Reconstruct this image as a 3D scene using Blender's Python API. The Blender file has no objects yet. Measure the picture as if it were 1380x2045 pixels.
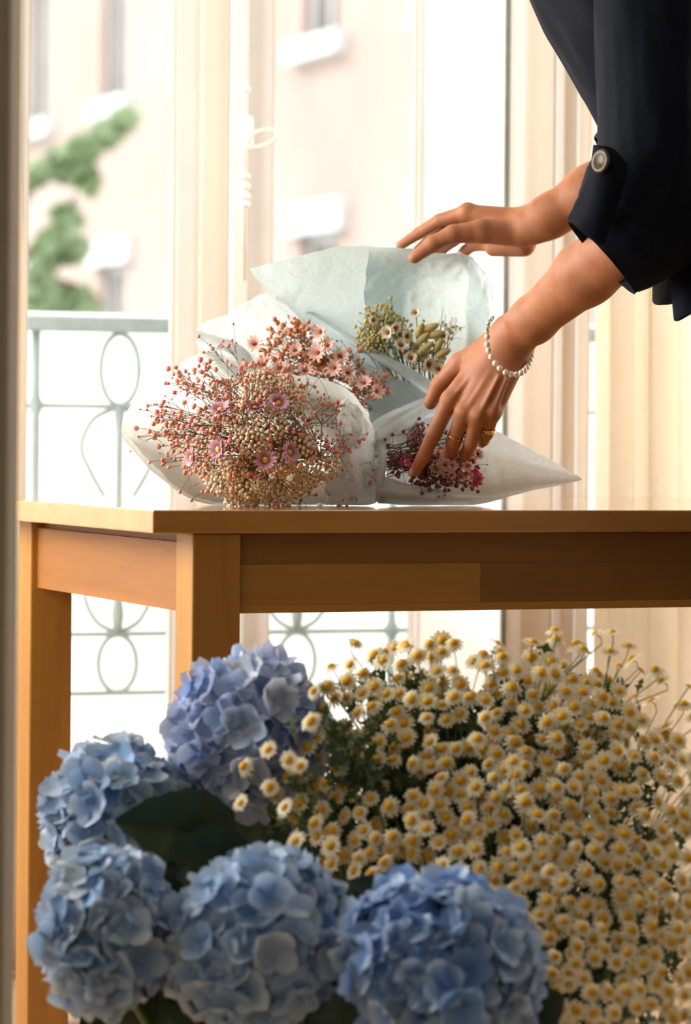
import bpy, bmesh, math, random
import numpy as np
from mathutils import Vector, Matrix, Quaternion, noise as mnoise

# ------------------------------------------------------------------ camera, world, lights
SC = bpy.context.scene
COL = SC.collection
F, HOR, ROLL = 5930.0, 893.0, 0.0087          # focal length (px), horizon row, roll
ZC = 0.8422                                   # camera height
cam_d = bpy.data.cameras.new('camera')
cam = bpy.data.objects.new('camera', cam_d); COL.objects.link(cam)
cam_d.sensor_fit = 'AUTO'; cam_d.sensor_width = 36.0
cam_d.lens = 36.0 * F / 2045.0
cam_d.shift_y = -(1022.5 - HOR) / 2045.0
cam_d.shift_x = -1.1 / 2045.0
cam_d.clip_start = 0.05; cam_d.clip_end = 300
cam.location = (0, 0, ZC)
cam.rotation_mode = 'QUATERNION'
cam.rotation_quaternion = Quaternion((1, 0, 0), math.pi / 2) @ Quaternion((0, 0, 1), ROLL)
cam_d.dof.use_dof = True
cam_d.dof.focus_distance = 4.47
cam_d.dof.aperture_fstop = 4.1
SC.camera = cam

world = bpy.data.worlds.new('world'); SC.world = world; world.use_nodes = True
bg = world.node_tree.nodes['Background']
bg.inputs[0].default_value = (0.98, 0.99, 1.0, 1); bg.inputs[1].default_value = 3.1

def area(name, loc, target, sx, sy, energy, col):
    l = bpy.data.lights.new(name, 'AREA'); l.shape = 'RECTANGLE'; l.size = sx; l.size_y = sy
    l.energy = energy; l.color = col
    o = bpy.data.objects.new(name, l); COL.objects.link(o)
    o.location = loc
    o.rotation_euler = (Vector(target) - Vector(loc)).to_track_quat('-Z', 'Z').to_euler()
    return o
sun_d = bpy.data.lights.new('sun', 'SUN'); sun_d.energy = 3.0; sun_d.angle = math.radians(3)
sun_d.color = (1.0, 0.96, 0.90)
sun = bpy.data.objects.new('sun', sun_d); COL.objects.link(sun)
sun.location = (-4, 10, 8)
sun.rotation_euler = Vector((0.75, -0.5, -0.62)).to_track_quat('-Z', 'Z').to_euler()
area('side_window_daylight', (-2.0, 4.65, 1.55), (0.3, 5.1, 1.1), 1.15, 2.0, 98, (1.0, 0.975, 0.94))
area('front_fill_light', (-1.3, -1.2, 1.9), (0.1, 4.0, 0.6), 2.0, 1.6, 12, (1.0, 0.97, 0.93))  # soft fill added behind the camera for the front faces; no window there
area('right_window_daylight', (2.4, 5.75, 1.7), (0.0, 5.7, 1.3), 1.2, 1.9, 60, (1.0, 0.97, 0.93))

SC.view_settings.view_transform = 'Standard'; SC.view_settings.look = 'None'
SC.view_settings.gamma = 1.0; SC.view_settings.exposure = 0.42
SC.view_settings.use_curve_mapping = False
SC.cycles.use_denoising = True
SC.cycles.max_bounces = 8; SC.cycles.transparent_max_bounces = 16
SC.cycles.caustics_reflective = False; SC.cycles.caustics_refractive = False

# ------------------------------------------------------------------ helpers
rnd = random.Random(7)
nrs = np.random.RandomState(11)
_c, _s = math.cos(ROLL), math.sin(ROLL)
def W(px, py, Y):
    """the point at depth Y that the photograph shows at pixel (px, py)"""
    dx, dy = px - 690.0, py - 1022.5
    x = _c * dx + _s * dy; y = -_s * dx + _c * dy - (HOR - 1022.5)
    return Vector((x / F * Y, Y, ZC - y / F * Y))
def V3(*a): return Vector(a)

MATS = {}
def nodes_of(m):
    return m.node_tree.nodes, m.node_tree.links
def mat(name, col, rough=0.6, noise=None, metallic=0.0, trans=0.0, spec=0.5, sss=0.0, bump=0.0,
        rand=None, attr=None, sheen=0.0, nscale=(1, 1, 1)):
    """principled material; noise=(scale, other colour, lo, hi); trans mixes in translucency;
    rand=(colour2) mixes by object random; attr=(colour at 0, colour at 1) by the vertex attribute 'rad'"""
    m = bpy.data.materials.new(name); m.use_nodes = True
    N, L = nodes_of(m)
    b = N['Principled BSDF']; out = N['Material Output']
    b.inputs['Roughness'].default_value = rough
    b.inputs['Metallic'].default_value = metallic
    b.inputs['Specular IOR Level'].default_value = spec
    if sheen: b.inputs['Sheen Weight'].default_value = sheen
    if sss:
        b.inputs['Subsurface Weight'].default_value = sss
        b.inputs['Subsurface Radius'].default_value = (0.012, 0.005, 0.003)
        b.inputs['Subsurface Scale'].default_value = 0.6
    rgb = N.new('ShaderNodeRGB'); rgb.outputs[0].default_value = (*col, 1)
    cur = rgb.outputs[0]
    if attr:
        at = N.new('ShaderNodeAttribute'); at.attribute_name = 'rad'
        cr = N.new('ShaderNodeValToRGB')
        cr.color_ramp.elements[0].color = (*attr[0], 1); cr.color_ramp.elements[1].color = (*col, 1)
        if len(attr) > 1:
            cr.color_ramp.elements[1].position = attr[1]
        if len(attr) > 2:
            e = cr.color_ramp.elements.new(1.0); e.color = (*attr[2], 1)
        L.new(at.outputs['Fac'], cr.inputs[0]); cur = cr.outputs[0]
    if rand:
        oi = N.new('ShaderNodeObjectInfo')
        for i, rc in enumerate(rand):
            mx = N.new('ShaderNodeMix'); mx.data_type = 'RGBA'
            mr = N.new('ShaderNodeMath'); mr.operation = 'MULTIPLY_ADD'
            fr = N.new('ShaderNodeMath'); fr.operation = 'MULTIPLY'; fr.inputs[1].default_value = 1.0 + 6.37 * i
            fc = N.new('ShaderNodeMath'); fc.operation = 'FRACT'
            L.new(oi.outputs['Random'], fr.inputs[0]); L.new(fr.outputs[0], fc.inputs[0])
            L.new(fc.outputs[0], mr.inputs[0]); mr.inputs[1].default_value = rc[1]; mr.inputs[2].default_value = rc[2]
            mr.use_clamp = True
            L.new(mr.outputs[0], mx.inputs[0]); L.new(cur, mx.inputs[6]); mx.inputs[7].default_value = (*rc[0], 1)
            cur = mx.outputs[2]
    if noise or bump:
        tc = N.new('ShaderNodeTexCoord'); mp = N.new('ShaderNodeMapping'); mp.inputs['Scale'].default_value = nscale
        L.new(tc.outputs['Object'], mp.inputs[0])
        nt = N.new('ShaderNodeTexNoise'); nt.inputs['Scale'].default_value = noise[0] if noise else 60
        nt.inputs['Detail'].default_value = 5
        L.new(mp.outputs[0], nt.inputs['Vector'])
        if noise:
            rp = N.new('ShaderNodeMapRange'); rp.inputs[1].default_value = noise[2]; rp.inputs[2].default_value = noise[3]
            L.new(nt.outputs['Fac'], rp.inputs[0])
            mx = N.new('ShaderNodeMix'); mx.data_type = 'RGBA'
            L.new(rp.outputs[0], mx.inputs[0]); L.new(cur, mx.inputs[6]); mx.inputs[7].default_value = (*noise[1], 1)
            cur = mx.outputs[2]
        if bump:
            bp = N.new('ShaderNodeBump'); bp.inputs['Strength'].default_value = bump; bp.inputs['Distance'].default_value = 0.002
            L.new(nt.outputs['Fac'], bp.inputs['Height']); L.new(bp.outputs[0], b.inputs['Normal'])
    L.new(cur, b.inputs['Base Color'])
    if trans:
        t = N.new('ShaderNodeBsdfTranslucent'); L.new(cur, t.inputs[0])
        ms = N.new('ShaderNodeMixShader'); ms.inputs[0].default_value = trans
        L.new(b.outputs[0], ms.inputs[1]); L.new(t.outputs[0], ms.inputs[2]); L.new(ms.outputs[0], out.inputs[0])
    MATS[name] = m
    return m

def wood(name, col, dark, axis='x', rough=0.35):
    m = bpy.data.materials.new(name); m.use_nodes = True
    N, L = nodes_of(m); b = N['Principled BSDF']
    tc = N.new('ShaderNodeTexCoord'); mp = N.new('ShaderNodeMapping')
    mp.inputs['Rotation'].default_value = (0, 0, -0.3887)
    L.new(tc.outputs['Object'], mp.inputs[0])
    m2 = N.new('ShaderNodeMapping')
    sc = {'x': (1.2, 14, 14), 'y': (14, 1.2, 14), 'z': (14, 14, 1.2)}[axis]
    m2.inputs['Scale'].default_value = sc
    L.new(mp.outputs[0], m2.inputs[0])
    n1 = N.new('ShaderNodeTexNoise'); n1.inputs['Scale'].default_value = 1.3; n1.inputs['Detail'].default_value = 3; n1.inputs['Distortion'].default_value = 0.6
    n2 = N.new('ShaderNodeTexNoise'); n2.inputs['Scale'].default_value = 9; n2.inputs['Detail'].default_value = 4
    L.new(m2.outputs[0], n1.inputs['Vector']); L.new(m2.outputs[0], n2.inputs['Vector'])
    mixn = N.new('ShaderNodeMath'); mixn.operation = 'MULTIPLY_ADD'; mixn.inputs[1].default_value = 0.35
    L.new(n2.outputs['Fac'], mixn.inputs[0]); L.new(n1.outputs['Fac'], mixn.inputs[2])
    cr = N.new('ShaderNodeMapRange'); cr.inputs[1].default_value = 0.45; cr.inputs[2].default_value = 1.0
    L.new(mixn.outputs[0], cr.inputs[0])
    mx = N.new('ShaderNodeMix'); mx.data_type = 'RGBA'
    mx.inputs[6].default_value = (*col, 1); mx.inputs[7].default_value = (*dark, 1)
    L.new(cr.outputs[0], mx.inputs[0]); L.new(mx.outputs[2], b.inputs['Base Color'])
    b.inputs['Roughness'].default_value = rough
    bp = N.new('ShaderNodeBump'); bp.inputs['Strength'].default_value = 0.08; bp.inputs['Distance'].default_value = 0.002
    L.new(n2.outputs['Fac'], bp.inputs['Height']); L.new(bp.outputs[0], b.inputs['Normal'])
    MATS[name] = m
    return m

def paper(name, col, trans):
    m = bpy.data.materials.new(name); m.use_nodes = True
    N, L = nodes_of(m); b = N['Principled BSDF']; out = N['Material Output']
    tc = N.new('ShaderNodeTexCoord')
    n1 = N.new('ShaderNodeTexNoise'); n1.inputs['Scale'].default_value = 420; n1.inputs['Detail'].default_value = 4
    mp = N.new('ShaderNodeMapping'); mp.inputs['Scale'].default_value = (0.35, 1, 1); mp.inputs['Rotation'].default_value = (0.3, 0.5, 0.4)
    L.new(tc.outputs['Object'], mp.inputs[0]); L.new(mp.outputs[0], n1.inputs['Vector'])
    n2 = N.new('ShaderNodeTexNoise'); n2.inputs['Scale'].default_value = 22; n2.inputs['Detail'].default_value = 4; n2.inputs['Distortion'].default_value = 1.0
    L.new(tc.outputs['Object'], n2.inputs['Vector'])
    mx = N.new('ShaderNodeMix'); mx.data_type = 'RGBA'
    mr = N.new('ShaderNodeMapRange'); mr.inputs[1].default_value = 0.35; mr.inputs[2].default_value = 0.7
    L.new(n1.outputs['Fac'], mr.inputs[0]); L.new(mr.outputs[0], mx.inputs[0])
    mx.inputs[6].default_value = (*col, 1); mx.inputs[7].default_value = (col[0] * .84, col[1] * .86, col[2] * .88, 1)
    L.new(mx.outputs[2], b.inputs['Base Color']); b.inputs['Roughness'].default_value = 0.55
    b.inputs['Specular IOR Level'].default_value = 0.3
    bp = N.new('ShaderNodeBump'); bp.inputs['Strength'].default_value = 0.8; bp.inputs['Distance'].default_value = 0.004
    L.new(n2.outputs['Fac'], bp.inputs['Height']); L.new(bp.outputs[0], b.inputs['Normal'])
    t = N.new('ShaderNodeBsdfTranslucent'); L.new(mx.outputs[2], t.inputs[0]); L.new(bp.outputs[0], t.inputs['Normal'])
    ms = N.new('ShaderNodeMixShader'); ms.inputs[0].default_value = trans
    L.new(b.outputs[0], ms.inputs[1]); L.new(t.outputs[0], ms.inputs[2]); L.new(ms.outputs[0], out.inputs[0])
    MATS[name] = m
    return m

def glass(name):
    m = bpy.data.materials.new(name); m.use_nodes = True
    N, L = nodes_of(m); out = N['Material Output']; N.remove(N['Principled BSDF'])
    tr = N.new('ShaderNodeBsdfTransparent'); tr.inputs[0].default_value = (0.96, 0.98, 0.97, 1)
    gl = N.new('ShaderNodeBsdfGlossy'); gl.inputs['Roughness'].default_value = 0.02
    fr = N.new('ShaderNodeFresnel'); fr.inputs[0].default_value = 1.25
    ms = N.new('ShaderNodeMixShader'); L.new(fr.outputs[0], ms.inputs[0]); L.new(tr.outputs[0], ms.inputs[1]); L.new(gl.outputs[0], ms.inputs[2])
    L.new(ms.outputs[0], out.inputs[0]); MATS[name] = m
    return m

ORG = {}                                       # world origin of things and parts that carry children
def tag(o, label=None, cat=None, group=None, kind=None):
    if label: o['label'] = label
    if cat: o['category'] = cat
    if group: o['group'] = group
    if kind: o['kind'] = kind
    return o
def thing(name, loc, label, cat, group=None, kind=None):
    o = bpy.data.objects.new(name, None); COL.objects.link(o); o.empty_display_size = 0.05
    o.location = loc; ORG[o.name] = Vector(loc)
    return tag(o, label, cat, group, kind)
def meshdata(name, v, f, m, smooth=True, rad=None):
    me = bpy.data.meshes.new(name)
    me.from_pydata([tuple(p) for p in v], [], [tuple(int(i) for i in q) for q in f])
    me.materials.append(m)
    if smooth: me.polygons.foreach_set('use_smooth', [True] * len(me.polygons))
    if rad is not None:
        a = me.attributes.new('rad', 'FLOAT', 'POINT'); a.data.foreach_set('value', [float(x) for x in rad])
    me.update()
    return me
def mk(name, v, f, m, parent=None, smooth=True, rad=None, base=None):
    """one mesh object from world-space vertices"""
    org = ORG.get(parent.name, Vector((0, 0, 0))) if parent else Vector((0, 0, 0))
    b = Vector(base) if base is not None else (org if parent else Vector((0, 0, 0)))
    a = np.asarray([tuple(p) for p in v], dtype=float) - np.array(b)
    me = meshdata(name, a, f, m, smooth, rad)
    o = bpy.data.objects.new(name, me); COL.objects.link(o)
    o.location = b - org if parent else b
    if parent: o.parent = parent
    ORG[o.name] = b
    return o
def inst(name, me, parent, mtx):
    """an object that shares mesh data, placed by a world matrix under a parent with no rotation"""
    o = bpy.data.objects.new(name, me); COL.objects.link(o)
    org = ORG[parent.name] if parent else Vector((0, 0, 0))
    if parent: o.parent = parent
    o.matrix_basis = Matrix.Translation(-org) @ mtx
    return o

class MB:
    def __init__(s): s.v = []; s.f = []; s.r = []
    def add(s, v, f, rad=None):
        n = len(s.v); s.v.extend(tuple(p) for p in v); s.f.extend(tuple(int(i) + n for i in q) for q in f)
        s.r.extend(rad if rad is not None else [0.0] * len(v)); return s
    def build(s, name, m, parent=None, smooth=True, base=None, rad=False):
        return mk(name, s.v, s.f, m, parent, smooth, s.r if rad else None, base)

BOXF = [(0, 3, 2, 1), (4, 5, 6, 7), (0, 1, 5, 4), (1, 2, 6, 5), (2, 3, 7, 6), (3, 0, 4, 7)]
def hexa(p8): return list(p8), BOXF
def boxpts(fn, a0, a1, b0, b1, c0, c1):
    return [fn(a0, b0, c0), fn(a1, b0, c0), fn(a1, b1, c0), fn(a0, b1, c0), fn(a0, b0, c1), fn(a1, b0, c1), fn(a1, b1, c1), fn(a0, b1, c1)]
def bevbox(name, p8, m, parent=None, bev=0.003, seg=2):
    o = mk(name, p8, BOXF, m, parent, smooth=False)
    bm = bmesh.new(); bm.from_mesh(o.data)
    bmesh.ops.recalc_face_normals(bm, faces=bm.faces)
    if bev: bmesh.ops.bevel(bm, geom=bm.edges[:] , offset=bev, segments=seg, profile=0.5, affect='EDGES')
    bm.to_mesh(o.data); bm.free()
    return o
def tube(path, rad, n=8, closed=False, flat=None, cap=True):
    """tube along world points; rad number or list"""
    P = [Vector(p) for p in path]; k = len(P)
    R = rad if hasattr(rad, '__len__') else [rad] * k
    v = []; f = []; up = Vector((0.13, 0.27, 0.95)).normalized()
    prev = None
    for i in range(k):
        if closed: t = P[(i + 1) % k] - P[i - 1]
        else: t = P[min(i + 1, k - 1)] - P[max(i - 1, 0)]
        if t.length < 1e-9: t = Vector((0, 0, 1))
        t.normalize()
        if prev is None:
            a = t.cross(up)
            if a.length < 0.1: a = t.cross(Vector((1, 0, 0)))
        else:
            a = prev - t * prev.dot(t)
            if a.length < 1e-6: a = t.cross(up)
        a.normalize(); b = t.cross(a); prev = a
        for j in range(n):
            th = 2 * math.pi * j / n
            v.append(P[i] + (a * math.cos(th) + b * math.sin(th) * (flat or 1)) * R[i])
    for i in range(k if closed else k - 1):
        i2 = (i + 1) % k
        for j in range(n):
            j2 = (j + 1) % n
            f.append((i * n + j, i * n + j2, i2 * n + j2, i2 * n + j))
    if cap and not closed:
        f.append(tuple(range(n - 1, -1, -1))); f.append(tuple((k - 1) * n + j for j in range(n)))
    return v, f
def cr(p0, p1, p2, p3, t):
    return 0.5 * ((2 * p1) + (-p0 + p2) * t + (2 * p0 - 5 * p1 + 4 * p2 - p3) * t * t + (-p0 + 3 * p1 - 3 * p2 + p3) * t ** 3)
def spline(pts, n, closed=False):
    P = [Vector(p) for p in pts]; k = len(P); out = []
    segs = k if closed else k - 1
    for s in range(n if closed else n + 1):
        x = s / n * segs; i = min(int(x), segs - 1); t = x - i
        g = (lambda j: P[j % k]) if closed else (lambda j: P[min(max(j, 0), k - 1)])
        out.append(cr(g(i - 1), g(i), g(i + 1), g(i + 2), t))
    return out
def grid_faces(nu, nv, closed=False):
    f = []
    for i in range(nu - 1):
        for j in range(nv if closed else nv - 1):
            j2 = (j + 1) % nv
            f.append((i * nv + j, i * nv + j2, (i + 1) * nv + j2, (i + 1) * nv + j))
    return f
def sheet(rows, nu, nv, crinkle=0.0, cs=14.0, seed=0.0, closed=False):
    """smooth surface through a net of world points"""
    A = [spline(r, nv, closed) for r in rows]
    m = len(A[0]); cols = [spline([A[i][j] for i in range(len(A))], nu) for j in range(m)]
    v = []
    for i in range(nu + 1):
        for j in range(m):
            p = cols[j][i].copy()
            if crinkle:
                q = p * cs + Vector((seed, seed * 1.7, -seed))
                d = Vector((mnoise.noise(q), mnoise.noise(q + Vector((9, 3, 1))) , mnoise.noise(q + Vector((2, 7, 5)))))
                q2 = q * 2.9
                d += 0.8 * Vector((abs(mnoise.noise(q2)) - .3, abs(mnoise.noise(q2 + Vector((4, 4, 4)))) - .3, abs(mnoise.noise(q2 + Vector((8, 1, 4)))) - .3))
                p += d * crinkle
            v.append(p)
    return v, grid_faces(nu + 1, m, closed)
def ico(sub=1):
    bm = bmesh.new(); bmesh.ops.create_icosphere(bm, subdivisions=sub, radius=1)
    v = np.array([tuple(x.co) for x in bm.verts]); f = [tuple(x.index for x in q.verts) for q in bm.faces]; bm.free()
    return v, f
ICO1, ICO2 = ico(1), ico(2)
def basis(nrm, spin=0.0):
    """rotation whose z axis is nrm"""
    n = Vector(nrm).normalized()
    return (n.to_track_quat('Z', 'Y') @ Quaternion((0, 0, 1), spin)).to_matrix().to_4x4()

def surface_nets(fn, lo, hi, h):
    lo = np.array(lo); n = np.ceil((np.array(hi) - lo) / h).astype(int) + 1
    xs = [lo[i] + h * np.arange(n[i]) for i in range(3)]
    D = np.empty(n, dtype=np.float32)
    for i in range(0, n[0], 16):
        X, Yy, Z = np.meshgrid(xs[0][i:i + 16], xs[1], xs[2], indexing='ij')
        D[i:i + 16] = fn(np.stack([X, Yy, Z], -1).reshape(-1, 3)).reshape(X.shape)
    S = D < 0
    cs = np.zeros(n - 1, dtype=np.int32)
    for a in (0, 1):
        for b in (0, 1):
            for c in (0, 1):
                cs += S[a:n[0] - 1 + a, b:n[1] - 1 + b, c:n[2] - 1 + c]
    act = np.argwhere((cs > 0) & (cs < 8))
    idx = -np.ones(n - 1, dtype=np.int64); idx[tuple(act.T)] = np.arange(len(act))
    acc = np.zeros((len(act), 3)); cnt = np.zeros(len(act))
    for ax in range(3):
        o1, o2 = [a for a in range(3) if a != ax]
        for b in (0, 1):
            for c in (0, 1):
                p = act.copy(); p[:, o1] += b; p[:, o2] += c
                q = p.copy(); q[:, ax] += 1
                d0 = D[tuple(p.T)]; d1 = D[tuple(q.T)]
                m = (d0 < 0) != (d1 < 0)
                t = np.where(m, d0 / np.where(m, d0 - d1, 1), 0)
                pos = p.astype(float); pos[:, ax] += t
                acc[m] += pos[m]; cnt[m] += 1
    v = lo + h * acc / cnt[:, None]
    faces = []
    for ax in range(3):
        o1, o2 = (ax + 1) % 3, (ax + 2) % 3
        sl0 = [slice(None)] * 3; sl1 = [slice(None)] * 3
        sl0[ax] = slice(0, n[ax] - 1); sl1[ax] = slice(1, n[ax])
        a0, a1 = S[tuple(sl0)], S[tuple(sl1)]
        e = np.argwhere(a0 != a1)
        e = e[(e[:, o1] > 0) & (e[:, o2] > 0) & (e[:, o1] < n[o1] - 1) & (e[:, o2] < n[o2] - 1)]
        inside = a0[tuple(e.T)]
        def g(d1, d2):
            q = e.copy(); q[:, o1] -= d1; q[:, o2] -= d2
            return idx[tuple(q.T)]
        quad = np.stack([g(1, 1), g(0, 1), g(0, 0), g(1, 0)], -1)
        quad[~inside] = quad[~inside][:, ::-1]
        faces.append(quad)
    return v, np.concatenate(faces)
def cone_sdf(p, a, b, ra, rb, sy=1.0):
    a = np.array(a); b = np.array(b)
    ba = b - a; pa = p - a
    if sy != 1.0:
        S = np.array([1, sy, 1.0]); ba = ba * S; pa = pa * S
    t = np.clip(pa @ ba / max(ba @ ba, 1e-12), 0, 1)
    return np.linalg.norm(pa - t[:, None] * ba, axis=1) - (ra + (rb - ra) * t)
def smin(a, b, k):
    h = np.maximum(k - np.abs(a - b), 0) / k
    return np.minimum(a, b) - h * h * k * 0.25
def chain(p, pts, rad, k=0.004, sy=1.0):
    d = None
    for i in range(len(pts) - 1):
        e = cone_sdf(p, pts[i], pts[i + 1], rad[i], rad[i + 1], sy)
        d = e if d is None else smin(d, e, k)
    return d

# ------------------------------------------------------------------ materials
mat('wall_taupe', (0.30, 0.255, 0.185), 0.8, noise=(6, (0.27, 0.225, 0.16), .4, .7), bump=0.05)
mat('partition', (0.331, 0.288, 0.216), 0.8, noise=(6, (0.302, 0.263, 0.194), .4, .7), bump=0.05)
mat('wall_cream', (0.87, 0.81, 0.73), 0.75, noise=(5, (0.845, 0.78, 0.695), .4, .7))
mat('ceiling', (0.8, 0.78, 0.74), 0.9, noise=(4, (0.77, 0.75, 0.7), .4, .7))
mat('trim_white', (0.90, 0.89, 0.87), 0.45, noise=(9, (0.87, 0.86, 0.83), .4, .7))
mat('trim_cream', (0.88, 0.82, 0.72), 0.5, noise=(9, (0.85, 0.785, 0.685), .4, .7))
wood('floor_wood', (0.62, 0.44, 0.28), (0.42, 0.27, 0.15), 'x', 0.4)
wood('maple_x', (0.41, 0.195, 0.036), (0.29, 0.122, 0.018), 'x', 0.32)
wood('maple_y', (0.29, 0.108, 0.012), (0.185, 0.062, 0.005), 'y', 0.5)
wood('maple_z', (0.36, 0.172, 0.028), (0.235, 0.096, 0.012), 'z', 0.42)
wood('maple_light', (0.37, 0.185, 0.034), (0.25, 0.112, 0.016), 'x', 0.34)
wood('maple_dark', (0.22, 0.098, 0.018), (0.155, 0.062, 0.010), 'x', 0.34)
glass('window_glass')
mat('rail_paint', (0.33, 0.39, 0.41), 0.5, noise=(20, (0.27, 0.33, 0.345), .4, .7))
mat('screen_white', (0.9, 0.9, 0.88), 0.7, noise=(20, (0.86, 0.87, 0.86), .4, .7), trans=0.6)
mat('facade', (0.30, 0.222, 0.192), 0.9, noise=(0.5, (0.35, 0.272, 0.238), .35, .7))
mat('facade_stone', (0.50, 0.51, 0.52), 0.8, noise=(3, (0.46, 0.47, 0.48), .4, .7))
mat('facade_pane', (0.09, 0.06, 0.05), 0.4, noise=(1.5, (0.17, 0.12, 0.10), .35, .7))
mat('street', (0.6, 0.58, 0.55), 0.9, noise=(1, (0.52, 0.5, 0.47), .4, .7))
mat('tree_leaf', (0.19, 0.265, 0.13), 0.6, noise=(2, (0.27, 0.335, 0.20), .4, .7), trans=0.3)
mat('bark', (0.16, 0.11, 0.07), 0.9, noise=(12, (0.1, 0.07, 0.05), .4, .7))
mat('curtain', (0.94, 0.87, 0.76), 0.85, noise=(60, (0.92, 0.84, 0.72), .4, .7), trans=0.62)
mat('skin', (0.36, 0.148, 0.068), 0.55, noise=(38, (0.32, 0.112, 0.050), .42, .72), sss=0.12, bump=0.12, spec=0.3)
mat('nail', (0.504, 0.294, 0.231), 0.22, noise=(30, (0.476, 0.266, 0.210), .4, .7))
mat('shirt', (0.0030, 0.0045, 0.0090), 0.7, noise=(240, (0.0045, 0.0065, 0.013), .4, .7), spec=0.07, bump=0.1)
mat('tie_fabric', (0.022, 0.045, 0.075), 0.6, noise=(200, (0.03, 0.055, 0.09), .4, .7))
mat('trousers', (0.015, 0.016, 0.02), 0.8, noise=(200, (0.02, 0.02, 0.025), .4, .7))
mat('hair', (0.05, 0.028, 0.016), 0.5, noise=(60, (0.08, 0.05, 0.03), .4, .7))
mat('horn', (0.075, 0.045, 0.016), 0.3, spec=0.2, noise=(60, (0.02, 0.012, 0.006), .45, .6))
mat('gold', (0.75, 0.47, 0.16), 0.25, noise=(50, (0.7, 0.42, 0.13), .4, .7), metallic=1.0)
mat('pearl', (0.80, 0.72, 0.62), 0.22, noise=(90, (0.74, 0.64, 0.55), .4, .7))
mat('silver', (0.62, 0.58, 0.54), 0.3, noise=(80, (0.5, 0.46, 0.42), .4, .7), metallic=1.0)
paper('paper_a', (0.70, 0.73, 0.70), 0.62)
paper('paper_b', (0.68, 0.74, 0.755), 0.62)
paper('paper_c', (0.60, 0.70, 0.70), 0.58)
paper('paper_d', (0.62, 0.645, 0.63), 0.50)

# ------------------------------------------------------------------ the room
def struct(name, v, f, m, smooth=False, label=None):
    o = mk(name, v, f, m, None, smooth); o['kind'] = 'structure'
    if label: o['label'] = label
    return o
ID = lambda x, y, z: Vector((x, y, z))
XL, XR, YB, ZT = -2.25, 2.6, -1.6, 2.95
FZ = -0.155                                   # floor level (the table is counter height)
YAW = 0.33
w_u = Vector((math.cos(YAW), math.sin(YAW), 0)); w_n = Vector((math.sin(YAW), -math.cos(YAW), 0))   # w_n points into the room
WO = Vector((-0.70, 5.75, 0))
def WP(a, b, z): return WO + w_u * a + w_n * b + Vector((0, 0, z))     # along, into the room, up
def wa(px, b=0.0):
    """distance along the window wall that shows at column px (at the horizon)"""
    k = (px - 690.0) / F
    o = WO + w_n * b
    return (k * o.y - o.x) / (w_u.x - k * w_u.y)
floor = struct('floor', *hexa(boxpts(ID, XL, XR, YB, 7.0, FZ - 0.08, FZ)), MATS['floor_wood'], label='pale wooden shop floor')
struct('ceiling', *hexa(boxpts(ID, XL, XR, YB, 7.2, ZT, ZT + 0.08)), MATS['ceiling'], label='white ceiling of the shop')
struct('wall_left', *hexa(boxpts(ID, XL - 0.1, XL, YB, 5.45, FZ, ZT)), MATS['wall_cream'], label='cream side wall of the shop')
struct('wall_right', *hexa(boxpts(ID, XR, XR + 0.1, YB, 7.2, FZ, ZT)), MATS['wall_taupe'], label='taupe right wall of the shop')
struct('wall_back', *hexa(boxpts(ID, XL, XR, YB - 0.1, YB, FZ, ZT)), MATS['wall_taupe'], label='taupe rear wall behind the viewer')
# taupe wall end close to the camera on the left
xw = W(37, 1000, 3.15).x
bevbox('wall_partition', boxpts(ID, -1.75, xw, 3.05, 3.15, FZ, ZT), MATS['partition'], None, 0.006)
bpy.data.objects['wall_partition']['kind'] = 'structure'
bpy.data.objects['wall_partition']['label'] = 'shaded taupe wall edge along the left of the frame'

# ------------------------------------------------------------------ window wall
aL, aR = wa(38), wa(826)
struct('wall_window_left', *hexa(boxpts(WP, -1.75, aL - 0.02, -0.12, 0.06, FZ, ZT)), MATS['wall_cream'], label='cream wall left of the tall window')
bxl = 0.24
a_in = wa(1004, bxl)
# splayed white reveal at the right of the window
rv = []
for z in (FZ, ZT):
    rv += [WP(aR, 0.0, z), WP(a_in, bxl, z), WP(a_in + 0.05, bxl - 0.02, z), WP(aR + 0.05, -0.05, z)]
struct('wall_reveal', [rv[0], rv[1], rv[2], rv[3], rv[4], rv[5], rv[6], rv[7]], BOXF, MATS['trim_white'], label='white splayed window reveal behind the raised hand')
mat('seal', (0.16, 0.18, 0.14), 0.7, noise=(30, (0.12, 0.135, 0.105), .4, .7))
struct('trim_8', *hexa(boxpts(WP, wa(1002, bxl), wa(1009, bxl), bxl - 0.02, bxl + 0.006, FZ, ZT)), MATS['seal'], label='thin grey-green seam line beside the white reveal')
struct('trim_1', *hexa(boxpts(WP, wa(1010, bxl), wa(1040, bxl), bxl - 0.04, bxl + 0.004, FZ, ZT)), MATS['trim_white'], label='narrow white window casing right of the reveal')
struct('wall_window_right', *hexa(boxpts(WP, wa(1040, bxl) + .001, wa(1180, bxl), 0.0, bxl - 0.012, FZ, ZT)), MATS['wall_cream'], label='cream wall between the window and the drape')
struct('wall_far_right', *hexa(boxpts(WP, wa(1780, bxl), 3.4, 0.0, bxl - 0.012, FZ, ZT)), MATS['wall_cream'], label='cream wall beyond the drape')
for i, (p0, p1, dep, mm) in enumerate([(1041, 1104, .004, 'trim_cream'), (1106, 1122, .008, 'trim_white'), (1150, 1172, .009, 'trim_white')]):
    bevbox('trim_%d' % (i + 2), boxpts(WP, wa(p0, bxl), wa(p1, bxl), bxl - 0.011, bxl - 0.011 + dep, FZ, ZT - .01), MATS[mm], None, 0.0015)
    t = bpy.data.objects['trim_%d' % (i + 2)]; t['kind'] = 'structure'
    t['label'] = ['flat cream panel of the window casing', 'thin white moulding strip nearest the window', 'second thin white moulding strip on the wall'][i]
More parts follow.
